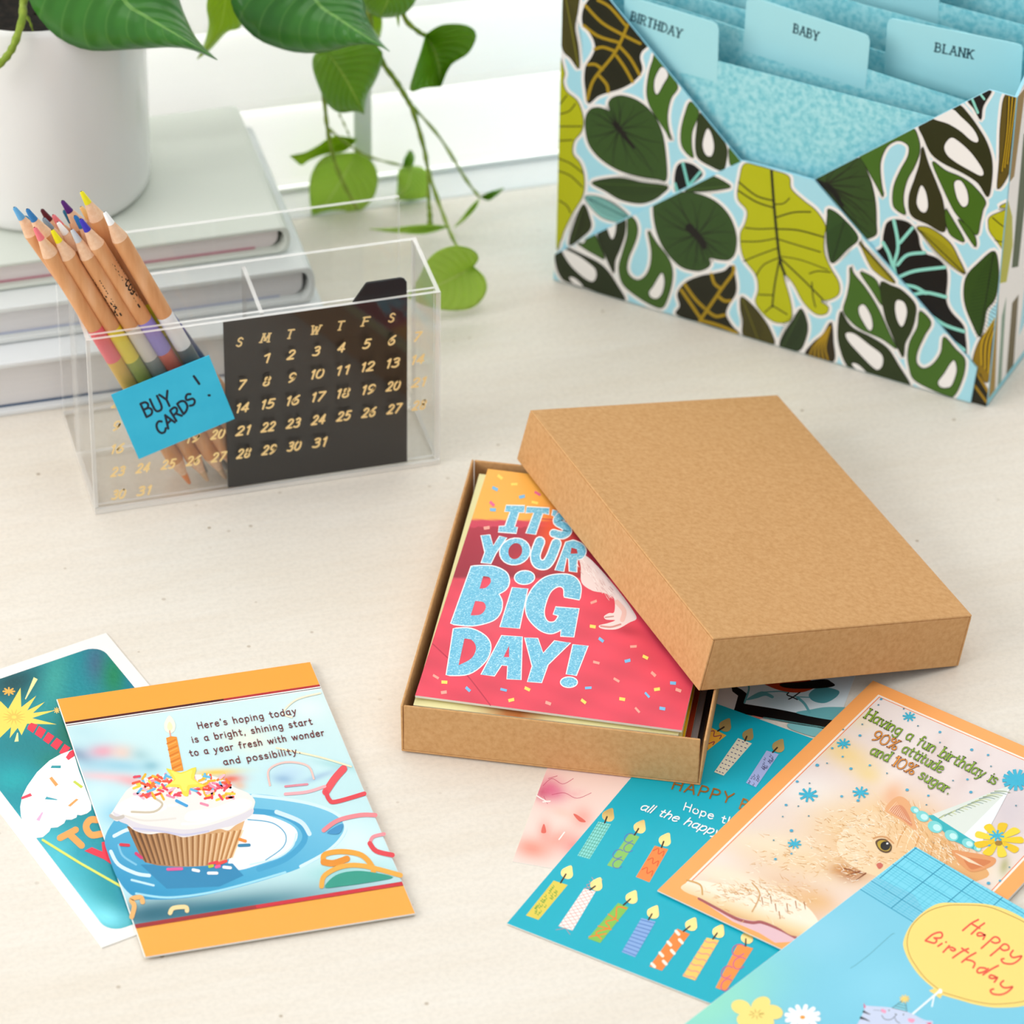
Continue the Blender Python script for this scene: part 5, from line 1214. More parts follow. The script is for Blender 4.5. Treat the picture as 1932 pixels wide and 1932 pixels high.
art.stroke([(1150, 775), (1300, 792), (1430, 817), (1535, 860), (1575, 915), (1550, 975), (1480, 1038), (1370, 1098)], 14, '#d3eef8')
art.stroke([(620, 1222), (760, 1240), (930, 1222), (1100, 1183), (1300, 1125)], 10, '#9fdcf0')
art.blob([(1110, 860), (1230, 870), (1340, 920), (1350, 980), (1280, 1050), (1180, 1090), (1080, 1115), (1040, 1080), (1090, 980)], '#f2f8fb')
art.stroke([(1120, 845), (1270, 860), (1370, 915), (1385, 985), (1300, 1065), (1180, 1110)], 26, '#3f9fcb'); art.stroke([(1260, 850), (1370, 895), (1410, 950)], 20, '#cfe6f2')
art.stroke([(1130, 885), (1240, 900), (1300, 950), (1290, 1010), (1210, 1070)], 5, '#4f9fc4'); art.stroke([(1140, 1090), (1260, 1060), (1330, 1010), (1350, 950)], 8, '#cfe9f4')
art.stroke([(520, 960), (590, 930), (640, 960)], 16, '#d9f1f8'); art.stroke([(505, 1030), (540, 1090), (620, 1130), (680, 1140)], 16, '#d5eff8'); art.stroke([(540, 1000), (560, 1050), (620, 1090)], 9, '#7fc3df'); art.stroke([(600, 1160), (700, 1185)], 10, '#c5e8f4')
art.poly([(640, 1090), (1060, 1085), (1110, 1140), (1000, 1190), (760, 1200)], '#2a86b4')
# wrapper
wr = [(578, 915), (600, 965), (625, 1020), (645, 1062), (662, 1080), (720, 1094), (800, 1100), (880, 1099), (960, 1094), (1020, 1076), (1058, 1056), (1080, 1010), (1100, 940), (1122, 868), (1000, 900), (760, 930)]
def wrg(p): t = np.clip((p[0] - 590) / 520, 0, 1); return mixc(hx('#8a5a30'), hx('#e3b27c'), t)
art.poly(wr, '#c98d52', grad=wrg)
art.lay(); art.hold = True
for k in range(19):
    t = (k + .5) / 19; x0 = 590 + 520 * t; x1 = 655 + 405 * t; yb = 1078 + 20 * math.sin(math.pi * t) - (18 if t > .85 else 0)
    art.stroke([(x0, 930 + 25 * math.sin(math.pi * t)), (x1, yb)], 9, mixc(hx('#5a361a'), hx('#b97c40'), t), sm=False, cap=False, taper=.3)
    art.stroke([(x0 + 11, 930 + 25 * math.sin(math.pi * t)), (x1 + 9, yb)], 6, mixc(hx('#b07a46'), hx('#f6d7ac'), t), sm=False, cap=False, taper=.3)
art.hold = False
# frosting
fr_ = [(502, 868), (515, 845), (535, 812), (560, 775), (585, 745), (640, 712), (720, 690), (850, 680), (960, 685), (1030, 712), (1068, 738), (1110, 755), (1135, 768), (1162, 800), (1155, 835), (1150, 862), (1118, 888), (1075, 910), (1040, 935), (1000, 928), (945, 945), (900, 955), (835, 966), (790, 952), (735, 946), (680, 952), (620, 938), (585, 912), (560, 885), (530, 893)]
art.blob(fr_, '#efe8e3')
art.blob([(515, 850), (560, 870), (640, 905), (740, 920), (860, 930), (980, 905), (1100, 860), (1150, 835), (1148, 862), (1075, 908), (1000, 926), (900, 952), (835, 963), (735, 943), (640, 943), (585, 910), (540, 890)], '#dcd6dd')
art.blob([(520, 850), (560, 800), (640, 775), (720, 790), (760, 830), (700, 860), (600, 868)], '#f7f2ec'); art.blob([(860, 850), (980, 830), (1090, 790), (1150, 810), (1100, 855), (960, 890), (850, 890)], '#f8f4f2')
art.stroke([(600, 850), (700, 850), (740, 815), (700, 785)], 10, '#cdbfa8'); art.stroke([(560, 865), (660, 890), (800, 880)], 8, '#e3dcd4'); art.stroke([(505, 868), (530, 880), (560, 872)], 16, '#c6bcb4'); art.stroke([(830, 905), (930, 900), (1030, 870)], 10, '#fcf9f6'); art.stroke([(610, 925), (740, 940), (840, 955), (950, 938)], 9, '#c9c6dd')
SPK = ['#e8432f', '#f07a28', '#f3b52c', '#ee8ba8', '#e5465c', '#ffffff', '#62b8e0', '#f4d23c', '#f05a3a', '#f6b7c6']
kk = art.k
for k in range(150):
    t = rng.random(); x = 620 + 440 * t + rng.normal() * 8; y = 745 + rng.normal() * 34 - 30 * math.sin(math.pi * t)
    y = min(max(y, 690), 825 - 40 * abs(t - .5))
    a = rng.random() * 3.1; L_ = 11 + 9 * rng.random(); art.hold = True; art.k = kk + 1 + k % 24
    c_ = SPK[int(rng.integers(10))]
    art.stroke([(x - L_ * math.cos(a), y - L_ * .7 * math.sin(a)), (x + L_ * math.cos(a), y + L_ * .7 * math.sin(a))], 11 if c_ != '#ffffff' else 9, c_, sm=False)
art.hold = False; art.k = kk + 27
art.stroke([(805, 800), (850, 822)], 15, '#3f9fd8'); art.stroke([(808, 792), (855, 816)], 4, '#e8f4fb')
# candle, flame, star
art.blob([(772, 412), (750, 445), (752, 478), (775, 492), (795, 480), (797, 445)], '#fdf6df'); art.blob([(772, 440), (762, 465), (775, 482), (787, 464)], '#fdecbc'); art.stroke([(773, 482), (777, 505)], 6, '#f0a58c')
art.poly([(757, 514), (780, 506), (805, 509), (836, 662), (786, 668)], '#f3932c')
for k in range(5): art.stroke([(762 + k * 6, 540 + k * 28), (800 + k * 6, 522 + k * 28)], 7, '#dd7a1c', sm=False); art.stroke([(764 + k * 6, 550 + k * 28), (802 + k * 6, 532 + k * 28)], 4, '#f9ad52', sm=False)
st5 = [(757, 652), (822, 672), (893, 647), (886, 700), (932, 735), (868, 742), (858, 778), (835, 775), (815, 740), (752, 736), (790, 705)]
art.blob(st5, '#eedd4a', sub=3); art.blob([np.array((840, 708)) + (np.array(p) - (840, 708)) * .72 - (3, 4) for p in st5], '#f5e866', sub=3)
# sprinkles on the plate, ribbons
for a, b_, c in (((550, 1000), (586, 1003), '#d8344a'), ((620, 1040), (645, 1060), '#d5386f'), ((765, 1113), (828, 1110), '#e05a9a'), ((880, 1115), (905, 1120), '#eef3f5'), ((950, 1130), (988, 1130), '#eef3f5'), ((1020, 1103), (1050, 1106), '#eef3f5'), ((955, 1088), (990, 1080), '#e23c4a'), ((990, 1090), (1030, 1075), '#e6453a'), ((955, 1100), (968, 1097), '#b9c83a'), ((985, 1102), (1000, 1098), '#e85a9a'), ((1092, 976), (1118, 984), '#f08c34'), ((1090, 1004), (1135, 1002), '#2d7fa8')): art.stroke([a, b_], 14, c, sm=False)
PK, RDm = '#ee8a90', '#e2454f'
art.stroke([(1565, 655), (1525, 700), (1485, 760)], 34, '#e8525a'); art.stroke([(1485, 760), (1500, 795), (1530, 805), (1660, 768)], 20, RDm); art.stroke([(1300, 770), (1400, 760), (1480, 735)], 14, '#f2aeb4')
art.stroke([(1230, 730), (1225, 660), (1300, 625), (1400, 640), (1430, 700)], 9, '#f0c4bc'); art.stroke([(1300, 735), (1400, 725)], 10, '#e08d9c')
art.stroke([(1475, 935), (1540, 890), (1640, 866), (1710, 866)], 20, PK); art.blob([(1490, 945), (1560, 905), (1545, 950)], '#3f8fc2')
art.stroke([(1750, 952), (1700, 965), (1685, 995)], 16, '#f2929a'); art.stroke([(1685, 995), (1715, 1030), (1788, 1048)], 22, RDm)
art.stroke([(1475, 1080), (1480, 1045), (1560, 1032), (1650, 1050), (1700, 1110), (1690, 1150)], 24, '#f0a43a'); art.stroke([(1475, 1080), (1520, 1085), (1580, 1065)], 30, '#e58f2a')
art.blob([(1480, 1195), (1530, 1140), (1620, 1120), (1720, 1130), (1790, 1150), (1700, 1170), (1560, 1190)], '#2f9a86'); art.stroke([(1465, 1190), (1480, 1140), (1560, 1100), (1660, 1098), (1825, 1140)], 22, '#f3ab44')
art.stroke([(1260, 560), (1450, 600), (1600, 645)], 8, '#f3e6c4'); art.stroke([(1330, 420), (1290, 400), (1350, 340), (1460, 310)], 8, '#f2e8cc')
art.stroke([(600, 1330), (612, 1280), (598, 1250), (640, 1240), (650, 1262)], 22, '#eeb36c'); art.stroke([(775, 1312), (790, 1290), (845, 1285), (852, 1302)], 20, '#f3d79c')
for k in range(2):
    pass
art.poly(pxs(art, [K(.003, .883), K(1, .883), K(1, .897), K(.003, .897)]), '#a02a2c'); art.poly(pxs(art, [K(.45, .884), K(1, .884), K(1, .896), K(.45, .896)]), '#cf2836')
TX = '#6a2628'
for t, p0, p1, hgt in (("Here's hoping today", (905, 473), (1352, 404), 30), ('is a bright, shining start', (879, 536), (1424, 452), 30), ('to a year fresh with wonder', (868, 598), (1479, 503), 30), ('and possibility.', (1022, 638), (1368, 585), 30)):
    up = np.array([-.30, -.95]) * hgt
    art.text(t, p0, p1, up, 4.4, TX, gap=26)
art.make('front_cover', [M_PAPER, M_PRINT], kt, slab(q, .0007))

# ================================================================== LEAF-PRINTED FILE ORGANISER
OX, OY, OYAW, OW, OH, OD = .27736, .1476, -.73585, .24814, .18691, .098
ow, od_ = np.array([math.cos(OYAW), math.sin(OYAW), 0]), np.array([-math.sin(OYAW), math.cos(OYAW), 0])
O0 = np.array([OX, OY, .0004]); NF = -od_; Z_ = np.array([0, 0, 1.])
def OG(a, d, z): return O0 + ow * a + od_ * d + Z_ * z
fo = thing('file_organizer', OG(OW / 2, OD / 2, 0), 'expanding card file with a tropical leaf print and aqua tabbed dividers', 'file organizer')
M_AQUA = noisy('mottled_aqua_paper', [(0.35, '#7ccad6'), (0.5, '#97d8e0'), (0.65, '#abe2e8')], 330, detail=2, rough=.7, spec=.2)
M_TABP = plain('pale_aqua_tab', '#a9e1e8', .6, .25)
M_BLUEP = plain('sky_blue_board', '#a3dcec', .55, .25)
FP = lambda p, d=0.0: on_plane(p, O0 + od_ * d, NF)
def og_uv(p, d=0.0): w = FP(p, d) - O0; return float(w @ ow), float(w[2])
oc = lambda x, y: (1030 + x / 2.142, y / 2.142)
# front board with the envelope notch
nl, nb1, nb2, nr = og_uv((1150, 0)), og_uv((1396, 303)), og_uv((1534, 340)), og_uv((1866, 170))
sl = (nb1[1] - nl[1]) / (nb1[0] - nl[0])
xt0 = nl[0] - (OH - nl[1]) / -sl
outl = [(0, 0), (OW, 0), (OW, nr[1] - .0002), (nr[0] + .002, nr[1]), nr, nb2, nb1, (xt0, OH), (0, OH)]
fb_ = MB().prism([OG(a, .0002, z) for a, z in outl], od_ * .0010)
art = Art(O0 + od_ * .0002, NF)
art.base = 2e-5
art.view(1030, 0, 2.142)
WH = '#f1eeea'
art.poly([((px(OG(a, .0002, z))[0] - 1030) * 2.142, px(OG(a, .0002, z))[1] * 2.142) for a, z in outl], '#a6dcea')
class Leaves:
    """leaf shapes with a white outline; outlines go down first, fills after"""
    def __init__(s, art): s.a, s.q = art, []
    def add(s, view, pts, col, holes=(), veins=(), sm=True, edge='#15180a', dark=None): s.q.append((view, pts, col, holes, veins, sm, edge, dark))
    def done(s, clipper):
        s.a.mark(); s.a.lay(); s.a.hold = True
        for view, pts, col, holes, veins, sm, edge, dark in s.q:
            s.a.mark(); s.a.view(*view); s.a.clip = clipper(s.a, pts); s.a.stroke(pts, 28 * view[2] / 2.142, WH, closed=True, sm=sm)
        s.a.hold = False
        for view, pts, col, holes, veins, sm, edge, dark in s.q:
            s.a.mark(); s.a.view(*view); z = view[2] / 2.142; s.a.clip = clipper(s.a, pts)
            (s.a.blob if sm else s.a.poly)(pts, col)
            s.a.lay(); s.a.hold = True
            if edge: s.a.stroke(pts, 2.6 * z, edge, closed=True, sm=sm)
            for h in holes:
                s.a.stroke(h, 7 * z, edge or '#15180a', closed=True)
            for v in veins: s.a.stroke(v[0], v[1], v[2], taper=v[3] if len(v) > 3 else 0)
            s.a.hold = False
            if holes:
                s.a.lay(); s.a.hold = True
                for h in holes: s.a.blob(h, WH)
                s.a.hold = False
V1, V2, V3, V4, V5 = (1030, 0, 2.142), (1030, 0, 4.274), (1482, 0, 4.293), (1030, 380, 4.274), (1482, 380, 4.293)
def radial(c, pts, z, n=26, col='#1b2410', jit=.05):
    q = smooth_pts(pts, True, 8); out = []
    for k in range(n):
        e_ = q[int(len(q) * (k + .5) / n) % len(q)]; c_ = np.array(c)
        mdp = c_ + (e_ - c_) * .55 + np.array([-(e_ - c_)[1], (e_ - c_)[0]]) * jit * (1 if k % 2 else -1)
        out.append(([c_, mdp, c_ + (e_ - c_) * (.98 if k % 3 == 0 else .85)], (7 if k % 3 == 0 else 4) * z, col, .8))
    return out
def feather(a, b_, w, n, z, c1, mid):
    """midrib and fine side lines of a narrow leaf"""
    a, b_ = np.array(a, float), np.array(b_, float); d = b_ - a; L_ = np.hypot(*d); d /= L_; nn = np.array([-d[1], d[0]]); out = []
    for k in range(1, n):
        t = k / n; ww = w * math.sin(math.pi * min(max(t, .04), .96)) ** .8; p = a + d * L_ * t
        for s_ in (-1, 1): out.append(([p, p + nn * s_ * ww * .92 + d * L_ * .06], 1.8 * z, c1))
    out.append(([a, b_], 4 * z, mid)); return out
DG, MG, G2c, OLV, YG, GLD = '#2f4a1c', '#2b3414', '#43691a', '#474210', '#b6b904', '#a98a10'
L = Leaves(art)
L.add(V1, [(40, -60), (128, -30), (130, 40), (118, 110), (131, 190), (134, 276), (100, 236), (70, 205), (58, 140), (50, 60)], OLV, (), feather((78, -20), (131, 270), 40, 26, 1, '#2a2808', '#7f7d1c'))
gv = lambda *s_: tuple((p, 24, GLD) for p in s_)
r2 = [(420, -60), (330, 20), (295, 110), (300, 200), (345, 250), (385, 320), (398, 390), (370, 460), (325, 530), (312, 620), (320, 720), (342, 832), (420, 775), (500, 745), (600, 715), (700, 660), (765, 590), (775, 540), (758, 470), (772, 415), (830, 330), (700, 150), (560, -40)]
L.add(V2, r2, '#1d1d09', (), gv([(660, 200), (560, 420), (400, 620), (355, 720), (335, 800)], [(320, 45), (450, 180), (620, 280), (760, 350)], [(420, 0), (520, 60), (640, 200)], [(305, 205), (420, 290), (580, 340)], [(395, 395), (460, 380), (545, 408)], [(340, 520), (400, 520), (455, 560)], [(590, 370), (680, 470), (755, 600)], [(570, 450), (640, 550), (700, 660)], [(430, 610), (490, 680), (503, 742)]))
r3 = [(515, 890), (505, 830), (540, 785), (620, 770), (740, 810), (850, 900), (920, 1020), (960, 1180), (975, 1440), (900, 1446), (740, 1420), (580, 1370), (440, 1280), (350, 1170), (318, 1040), (322, 940), (360, 880), (420, 865), (480, 880)]
L.add(V2, r3, '#34501e', (), radial((590, 1040), r3, 2) + [([(560, 1000), (660, 1130), (710, 1190)], 46, '#150f0c', .6)])
L.add(V2, [(890, 440), (860, 490), (828, 600), (812, 740), (832, 840), (880, 930), (960, 1050), (1010, 1130), (985, 1000), (985, 900), (1012, 790), (1065, 700), (1000, 590)], '#43691b', [[(935, 540), (985, 600), (945, 680), (900, 758), (876, 720), (882, 630)]])
L.add(V2, [(1165, 820), (1120, 920), (1090, 1050), (1092, 1160), (1130, 1230), (1190, 1272), (1178, 1180), (1182, 1060), (1235, 905)], '#43691b')
L.add(V2, [(1245, 910), (1212, 1060), (1206, 1200), (1232, 1280), (1330, 1340), (1425, 1375), (1455, 1300), (1462, 1200), (1420, 1110), (1330, 1000)], '#2a3814', [[(1300, 1040), (1335, 1080), (1355, 1180), (1335, 1255), (1290, 1245), (1265, 1160)]])
L.add(V2, [(1478, 1190), (1480, 1300), (1500, 1335), (1570, 1310), (1530, 1240)], '#43691b')
L.add(V2, [(1100, 1310), (1060, 1340), (1040, 1420), (1040, 1520), (1062, 1548), (1110, 1530), (1180, 1480), (1262, 1405), (1205, 1340), (1150, 1315)], '#05090a', (), [([(1105, 1315), (1150, 1500)], 22, '#7fd0c4'), ([(1245, 1385), (1150, 1500)], 22, '#7fd0c4'), ([(1042, 1480), (1060, 1538)], 20, '#7fd0c4')])
L.add(V2, [(370, 1475), (480, 1440), (620, 1435), (780, 1470), (980, 1500), (930, 1570), (850, 1620), (750, 1640), (600, 1610), (480, 1540)], '#2d4318', (), feather((380, 1478), (975, 1502), 90, 30, 2, '#1c2c0e', '#3f5a22'))
L.add(V1, [(158, 795), (205, 792), (260, 815), (310, 850), (338, 880), (292, 896), (230, 880), (185, 840)], '#84c3bb', (), feather((162, 797), (332, 880), 36, 26, 1, '#24474a', '#2c5a58'))
L.add(V1, [(40, 250), (75, 290), (70, 330), (85, 370), (130, 410), (152, 480), (145, 530), (115, 570), (110, 620), (140, 660), (156, 720), (150, 790), (110, 860), (75, 930), (60, 970), (40, 950)], YG, (), [(s_, 5, '#12140a') for s_ in ([(58, 420), (85, 385)], [(58, 460), (95, 448), (120, 418)], [(55, 510), (145, 510)], [(55, 568), (108, 565)], [(52, 640), (100, 660), (152, 700)], [(52, 690), (100, 710), (148, 755)], [(55, 810), (85, 830), (100, 858)])])
L.add(V1, [(150, 825), (178, 880), (182, 920), (150, 955), (96, 990), (110, 920)], '#29330f', (), feather((150, 830), (105, 980), 30, 18, 1, '#161c08', '#3f4f1e'))
# right flap
R1 = [(1055, 728), (1250, 636), (1302, 700), (1330, 800), (1336, 900), (1330, 952), (1255, 957), (1160, 850)]
L.add(V1, R1, '#2e491c', (), radial((1130, 745), R1, 1.2, 24) + [([(1080, 735), (1150, 760), (1200, 830)], 34, '#0d0f0a', .7)])
L.add(V3, [(600, 1250), (700, 1200), (840, 1130), (1020, 1035), (1078, 1120), (1088, 1230), (1045, 1350), (990, 1450), (960, 1560), (958, 1650), (972, 1736), (890, 1690), (868, 1620), (880, 1500), (930, 1380), (990, 1270), (1000, 1190), (960, 1150), (900, 1140), (830, 1180), (785, 1260), (768, 1350), (778, 1480), (792, 1592), (720, 1470), (645, 1335)], '#41681a')
L.add(V3, [(1110, 1190), (1160, 1330), (1230, 1500), (1280, 1650), (1292, 1872), (1150, 1812), (1020, 1742), (1000, 1600), (1050, 1440), (1088, 1320)], '#2b2d0b', [[(1105, 1500), (1140, 1560), (1155, 1660), (1135, 1715), (1095, 1705), (1065, 1640), (1080, 1550)]])
L.add(V3, [(1190, 1310), (1300, 1380), (1420, 1430), (1520, 1500), (1620, 1625), (1600, 1700), (1580, 1790), (1548, 1902), (1440, 1790), (1370, 1712), (1280, 1530)], '#3f6611', [[(1370, 1480), (1420, 1462), (1470, 1540), (1480, 1640), (1440, 1672), (1392, 1600)]])
L.add(V5, [(1298, 60), (1360, 150), (1452, 322), (1340, 272), (1298, 160)], '#3f6611'); L.add(V5, [(1398, 148), (1480, 200), (1540, 290), (1532, 362)], '#3f6611')
L.add(V3, [(1082, 1010), (1190, 955), (1330, 880), (1402, 845), (1480, 920), (1560, 1030), (1630, 1150), (1672, 1290), (1672, 1450), (1640, 1592), (1560, 1480), (1440, 1400), (1280, 1320), (1180, 1240), (1118, 1110)], '#252a06', [[(1195, 950), (1335, 878), (1430, 950), (1520, 1040), (1562, 1120), (1550, 1150), (1500, 1130), (1420, 1060), (1320, 1000)], [(1340, 1115), (1400, 1140), (1500, 1230), (1580, 1340), (1605, 1400), (1580, 1420), (1500, 1380), (1380, 1310), (1310, 1250), (1290, 1180)]])
L.add(V3, [(1478, 806), (1570, 760), (1640, 728), (1668, 742), (1600, 860), (1582, 965), (1530, 880)], '#07090b', (), [([(1510, 790), (1560, 910)], 20, '#8fd8c8'), ([(1575, 752), (1612, 800)], 18, '#8fd8c8')])
L.add(V3, [(1782, 765), (1905, 772), (1890, 900), (1860, 1200), (1812, 1400), (1720, 1528), (1732, 1300), (1742, 1000)], '#5c4c10', (), [([(1800 + k * 14, 780), (1790 + k * 9, 1050), (1745 + k * 11, 1400 - k * 15)], 8, '#c19c0e' if k % 2 else '#1f1806') for k in range(7)])
L.add(V5, [(1735, 40), (1790, 60), (1660, 120), (1645, 190), (1660, 250), (1720, 330), (1762, 400), (1775, 500), (1750, 600), (1757, 700), (1830, 722), (1850, 860), (1870, 960), (1890, 700), (1900, 300), (1905, 20), (1850, -10)], '#b3b20e', (), [(s_, 9, '#15160a') for s_ in ([(1680, 130), (1790, 212), (1900, 210)], [(1700, 310), (1770, 320), (1840, 220)], [(1760, 600), (1840, 480), (1890, 440)], [(1770, 705), (1840, 600), (1885, 520)], [(1840, 720), (1880, 600)])])
L.add(V5, [(1690, 400), (1727, 540), (1720, 700), (1690, 800), (1630, 880), (1610, 990), (1575, 1095), (1520, 1000), (1460, 850), (1445, 720), (1470, 600), (1560, 500)], '#2b4a0d', (), feather((1690, 405), (1575, 1090), 130, 24, 2, '#17300a', '#10200a'))
L.add(V5, [(1065, 210), (1150, 205), (1250, 260), (1340, 340), (1400, 450), (1456, 582), (1350, 520), (1220, 400), (1130, 290)], '#a59b12', (), feather((1070, 212), (1450, 578), 62, 24, 2, '#3c380a', '#2c2a08'))
tq = lambda *s_: [(p, 27, '#8fd8c8') for p in s_]
L.add(V5, [(870, 148), (820, 180), (795, 280), (785, 370), (700, 430), (760, 530), (900, 650), (950, 700), (1080, 830), (1280, 1060), (1452, 1252), (1452, 1060), (1430, 990), (1340, 890), (1300, 790), (1310, 640), (1300, 540), (1230, 460), (1130, 420), (1090, 360), (1070, 260), (1010, 180), (940, 150)], '#050507', (), tq([(880, 152), (910, 300), (910, 400), (880, 520), (912, 640)], [(1030, 212), (930, 330)], [(792, 330), (840, 420), (870, 520)], [(810, 550), (880, 555)], [(910, 510), (990, 430), (1128, 412)], [(920, 610), (1050, 560), (1292, 530)], [(940, 670), (1050, 690), (1140, 740)], [(1010, 760), (1140, 735), (1300, 770)], [(1110, 870), (1280, 990), (1448, 1050)], [(1290, 1080), (1450, 1200)]))
L.add(V5, [(1780, 800), (1700, 1000), (1600, 1080), (1540, 1200), (1520, 1310), (1560, 1400), (1640, 1462), (1672, 1300), (1700, 1100), (1800, 880)], '#8a6c0a', (), [([(1760 - k * 6, 900), (1680 - k * 16, 1120), (1660 - k * 14, 1400 - k * 16)], 10, '#c9a50c' if k % 2 else '#3a2a08') for k in range(6)])
L.add(V5, [(1480, 1500), (1520, 1410), (1580, 1390), (1660, 1600), (1640, 1680), (1440, 1640), (1490, 1570)], '#1e1a08', (), [([(1510, 1455), (1630, 1620)], 20, '#a07c10'), ([(1560, 1400), (1655, 1560)], 20, '#a07c10')], False)
def half(p, q, keep, d_=0.0):
    """half-plane of the board through two (a, z) points, on the side of keep"""
    e = np.array([q[0] - p[0], q[1] - p[1]]); n = np.array([-e[1], e[0]]); n /= np.hypot(*n)
    if (np.array(keep) - np.array(p)) @ n < 0: n = -n
    return (OG(p[0], d_, p[1]), ow * n[0] + Z_ * n[1])
EDGES = [half((0, 0), (0, .1), (.1, .1)), half((OW, 0), (OW, .1), (.1, .1)), half((0, .0003), (.1, .0003), (.1, .1))]
CL, CR = half(nl, nb1, (0, 0)), half(nb2, nr, (OW, 0)); CT = half(nr, (OW, nr[1]), (OW, 0))
def front_clip(a_, pts):
    c_ = np.mean(np.array([p[:2] for p in pts], float), axis=0); return EDGES + ([CL] if a_.o[0] + c_[0] / a_.z < 1440 else [CR, CT])
L.done(front_clip)
art.make('front_board', [M_BLUEP, M_PRINT], fo, fb_)

# bottom flap, folded up over the front
fl = [og_uv(p, -.0014) for p in ((1049, 527), (1046.5, 480), (1077, 467), (1185, 410), (1278, 362), (1402, 304), (1470, 321), (1536, 340.5), (1620, 438), (1735, 570), (1843, 695), (1838, 720), (1832, 760))]
fl[0] = (-.0005, .0006); fl[-1] = (fl[-2][0] - .001, .0006)
mb = MB().prism([OG(a, -.0014, z) for a, z in fl], od_ * .0013)
art = Art(O0 - od_ * .0014, NF); art.base = 2e-5
art.view(1030, 0, 2.142)
art.poly([((px(OG(a, -.0014, z))[0] - 1030) * 2.142, px(OG(a, -.0014, z))[1] * 2.142) for a, z in fl], '#a6dcea')
L = Leaves(art)
f1 = [(510, 782), (590, 777), (680, 810), (740, 870), (770, 950), (765, 1020), (740, 1050), (700, 1050), (662, 1044), (665, 1070), (640, 1090), (600, 1095), (540, 1075), (480, 1010), (445, 930), (433, 840), (450, 805)]
L.add(V1, f1, '#304c1d', (), radial((612, 950), f1, 1, 28) + [([(580, 920), (630, 975), (640, 1000)], 34, '#120f0b', .5)])
L.add(V2, [(1120, 1535), (1240, 1420), (1330, 1410), (1490, 1500), (1400, 1530), (1240, 1545)], '#304a18', (), feather((1140, 1530), (1485, 1500), 50, 18, 2, '#1c2c0e', '#45632a'))
L.add(V5, [(350, 60), (450, 120), (590, 290), (500, 390), (380, 500), (340, 380), (330, 230), (338, 120)], '#2b4b1c', (), feather((480, 150), (380, 490), 130, 22, 2, '#18300e', '#14200c'))
L.add(V5, [(598, 325), (660, 390), (760, 500), (890, 652), (830, 642), (740, 580), (680, 510)], '#a59b12', (), feather((600, 335), (880, 650), 46, 18, 2, '#3c380a', '#2c2a08'))
L.add(V1, [(802, 662), (783, 720), (775, 800), (812, 850), (806, 900), (785, 950), (798, 1040), (848, 1110), (858, 1170), (847, 1220), (880, 1270), (930, 1303), (985, 1298), (995, 1260), (985, 1200), (962, 1120), (966, 1107), (1002, 1150), (1040, 1220), (1090, 1268), (1132, 1268), (1142, 1240), (1112, 1217), (1150, 1210), (1184, 1187), (1184, 1140), (1150, 1080), (1126, 1020), (1125, 960), (1130, 910), (1092, 850), (1042, 810), (992, 762), (982, 712), (920, 688), (860, 670)], YG, (),
      [(s_, w_, '#12140a') for s_, w_ in (([(912, 690), (925, 860), (945, 1040), (966, 1108)], 11), ([(945, 1045), (925, 1150), (915, 1240)], 7), ([(945, 1040), (1040, 1130), (1120, 1210)], 6), ([(780, 735), (850, 790), (918, 810)], 6), ([(778, 770), (850, 815), (918, 838)], 6), ([(985, 800), (960, 822), (920, 825)], 5), ([(926, 880), (1000, 858), (1070, 856)], 6), ([(806, 920), (860, 925), (930, 922)], 5), ([(930, 925), (1020, 930), (1125, 958)], 6), ([(790, 975), (860, 975), (935, 962)], 5), ([(936, 965), (1000, 985), (1110, 1018)], 5), ([(800, 1055), (860, 1030), (942, 1000)], 5), ([(850, 1115), (880, 1070), (944, 1040)], 5), ([(945, 1035), (1030, 1050), (1140, 1090)], 4), ([(1065, 1105), (1100, 1095), (1150, 1100)], 5), ([(1075, 1140), (1080, 1200), (1090, 1240)], 5), ([(860, 1190), (915, 1192)], 5), ([(915, 1235), (885, 1262)], 5), ([(918, 1235), (975, 1270)], 5))])
L.add(V4, [(75, 430), (120, 362), (170, 368), (280, 420), (420, 490), (500, 560), (580, 680), (640, 790), (560, 775), (480, 755), (330, 700), (180, 652), (130, 620), (90, 540)], '#222d12', [[(130, 382), (250, 430), (350, 500), (400, 550), (405, 610), (370, 645), (290, 600), (190, 500)], [(190, 612), (240, 622), (300, 685), (230, 668)]])
L.add(V4, [(250, 330), (300, 300), (390, 262), (430, 340), (475, 462), (400, 432), (310, 380)], '#3c5d1c', [[(295, 295), (318, 312), (300, 335), (272, 325)]])
L.add(V4, [(415, 252), (520, 190), (632, 135), (640, 250), (600, 380), (560, 475), (548, 575), (485, 450)], '#222d12', [[(500, 198), (562, 168), (560, 250), (535, 302), (507, 250)]])
L.add(V4, [(662, 115), (720, 150), (742, 230), (720, 330), (670, 450), (655, 540), (680, 600), (740, 632), (800, 600), (840, 520), (850, 400), (825, 235), (900, 340), (980, 440), (1020, 540), (1020, 640), (990, 760), (942, 856), (860, 840), (740, 770), (640, 690), (600, 620), (588, 520), (620, 400), (655, 270)], '#3d5f1c', [[(938, 578), (955, 640), (940, 730), (900, 780), (850, 770), (835, 730), (870, 680), (910, 610)]])
